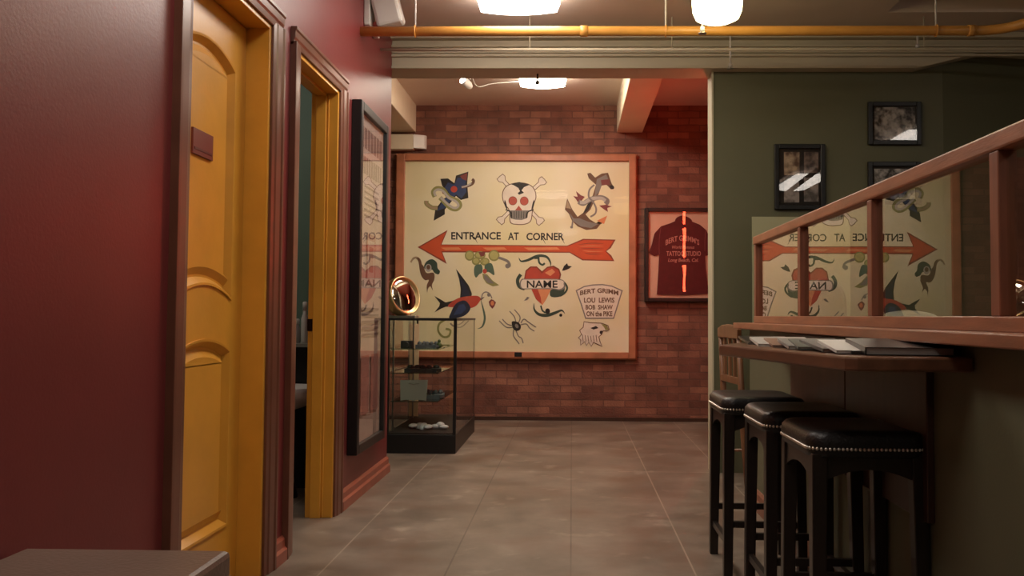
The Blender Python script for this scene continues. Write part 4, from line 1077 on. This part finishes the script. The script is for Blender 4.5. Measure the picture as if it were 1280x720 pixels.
item('price_card', 'tall cream card strip standing behind the shelves of the case', 'card', lambda b: b.box(PY(513, 470, 7.5).x, PY(524.5, 470, 7.5).x, 7.44, 7.452, zb2+.012, zT-.05), mat('cream_card', (232, 196, 164), .7))

# gold round mirror on top of the case
mc = PY(504, 370, 6.5)
t = thing('vanity_mirror', 'round gold rimmed tabletop mirror on top of the display case', 'mirror', (mc.x, 6.5, zT))
Mm = Matrix.Rotation(R(54), 3, 'Z') @ Matrix.Rotation(R(76), 3, 'X')
b = MB(); r = .146
b.lathe([(r*.5, -.075), (r*.9, -.07), (r*.985, -.055), (r, -.02), (r, .015), (r*.985, .028), (r*.93, .030), (r*.91, .02), (r*.9, .004)], mc, 40, M=Mm); rim_ = b.build('rim', gold, t)
b = MB(); b.lathe([(r*.9, .006), (r*.9, .012), (r*.75, .022), (r*.5, .033), (r*.25, .039), (.002, .041)], mc, 40, M=Mm)
b.build('mirror_glass', mirror, rim_)
b = MB(); b.tube([(mc.x, 6.53, zT+.02), (mc.x, 6.53, mc.z-r*.9)], .008, 10)
b.box(mc.x-.1, mc.x+.1, 6.45, 6.6, zT, zT+.02)
b.tube([(mc.x+.06, 6.5, zT+.015), (mc.x+.05, 6.5, mc.z-r*.8)], .006, 8)
b.build('stand', steel, t, bevel=.003)

# ============================================================ WASHROOM
ys_ = 5.0
zt3 = PY(381, 430, ys_).z; 
t = thing('vanity_cabinet', 'black cabinet seen through the open doorway', 'cabinet', (-2.0, 5.25, 0))
b = MB(); b.box(-2.5, -1.4, 5.08, 5.5, 0, zt3-.02); b.build('body', black, t)
b = MB(); b.box(-2.52, -1.38, 5.05, 5.51, zt3-.02, zt3); b.build('cabinet_top', mat('grey_top', (150, 150, 140), .3), t)
zb3 = PY(381, 484, 4.8).z
t = thing('washbasin', 'white rounded basin seen through the open doorway', 'basin', (-1.5, 4.85, 0))
b = MB(); b.lathe([(.06, zb3-.13), (.13, zb3-.11), (.19, zb3-.06), (.215, zb3), (.2, zb3), (.17, zb3-.05), (.05, zb3-.09)], (-1.6, 4.83, 0), 32); b.build('bowl', whitem, t)
b = MB(); b.lathe([(.1, 0), (.09, .05), (.05, .2), (.055, zb3-.12)], (-1.6, 4.83, 0), 20); b.build('pedestal', black, t)
def bottle(x, h, label, m):
    b = MB(); p = PY(x, 430, 5.2); zt = zt3
    t = thing('bottle', label, 'bottle', (p.x, 5.2, zt), 0)
    b.lathe([(.019, zt), (.021, zt+.01), (.021, zt+h*.6), (.012, zt+h*.72), (.012, zt+h*.8)], (p.x, 5.2, 0), 16); bo_ = b.build('body', m, t)
    b = MB(); b.lathe([(.014, zt+h*.8), (.014, zt+h), (.006, zt+h*1.02)], (p.x, 5.2, 0), 12); b.build('cap', whitem, bo_)
bottle(380.5, .24, 'taller pale pump bottle on the washroom cabinet', whitem)
bottle(371, .14, 'shorter glass bottle on the washroom cabinet', greym)

# ============================================================ BENCH
zc_ = .50
ff = PZ(290, 687, zc_)
x1b = ff.x; yb1 = ff.y
t = thing('bench', 'brown leather topped bench in the near left corner', 'bench', (-.95, 1.2, 0))
b = MB(); b.box(XL+.015, x1b, .4, yb1, zc_-.06, zc_); b.build('seat', benchm, t, bevel=.012)
b = MB(); b.box(XL+.03, x1b-.012, .42, yb1-.012, zc_-.12, zc_-.06); b.build('apron', darkwood, t, bevel=.003)
b = MB(); b.tube([(x1b-.002, .41, zc_-.058), (x1b-.002, yb1-.002, zc_-.058)], .005, 8); b.build('piping', benchm, t)
for x in (XL+.06, x1b-.05):
    for y in (.46, yb1-.05):
        b = MB(); b.box(x-.025, x+.025, y-.025, y+.025, 0, zc_-.12); b.build('leg', darkwood, t, bevel=.003)

# ============================================================ WORLD, VIEW
wd = bpy.data.worlds.new('world'); sc.world = wd; wd.use_nodes = True
wd.node_tree.nodes['Background'].inputs[0].default_value = (.5, .45, .4, 1); wd.node_tree.nodes['Background'].inputs[1].default_value = .05
vs = sc.view_settings; vs.view_transform = 'Standard'; vs.look = 'None'; vs.gamma = 1; vs.use_curve_mapping = False; vs.exposure = .75
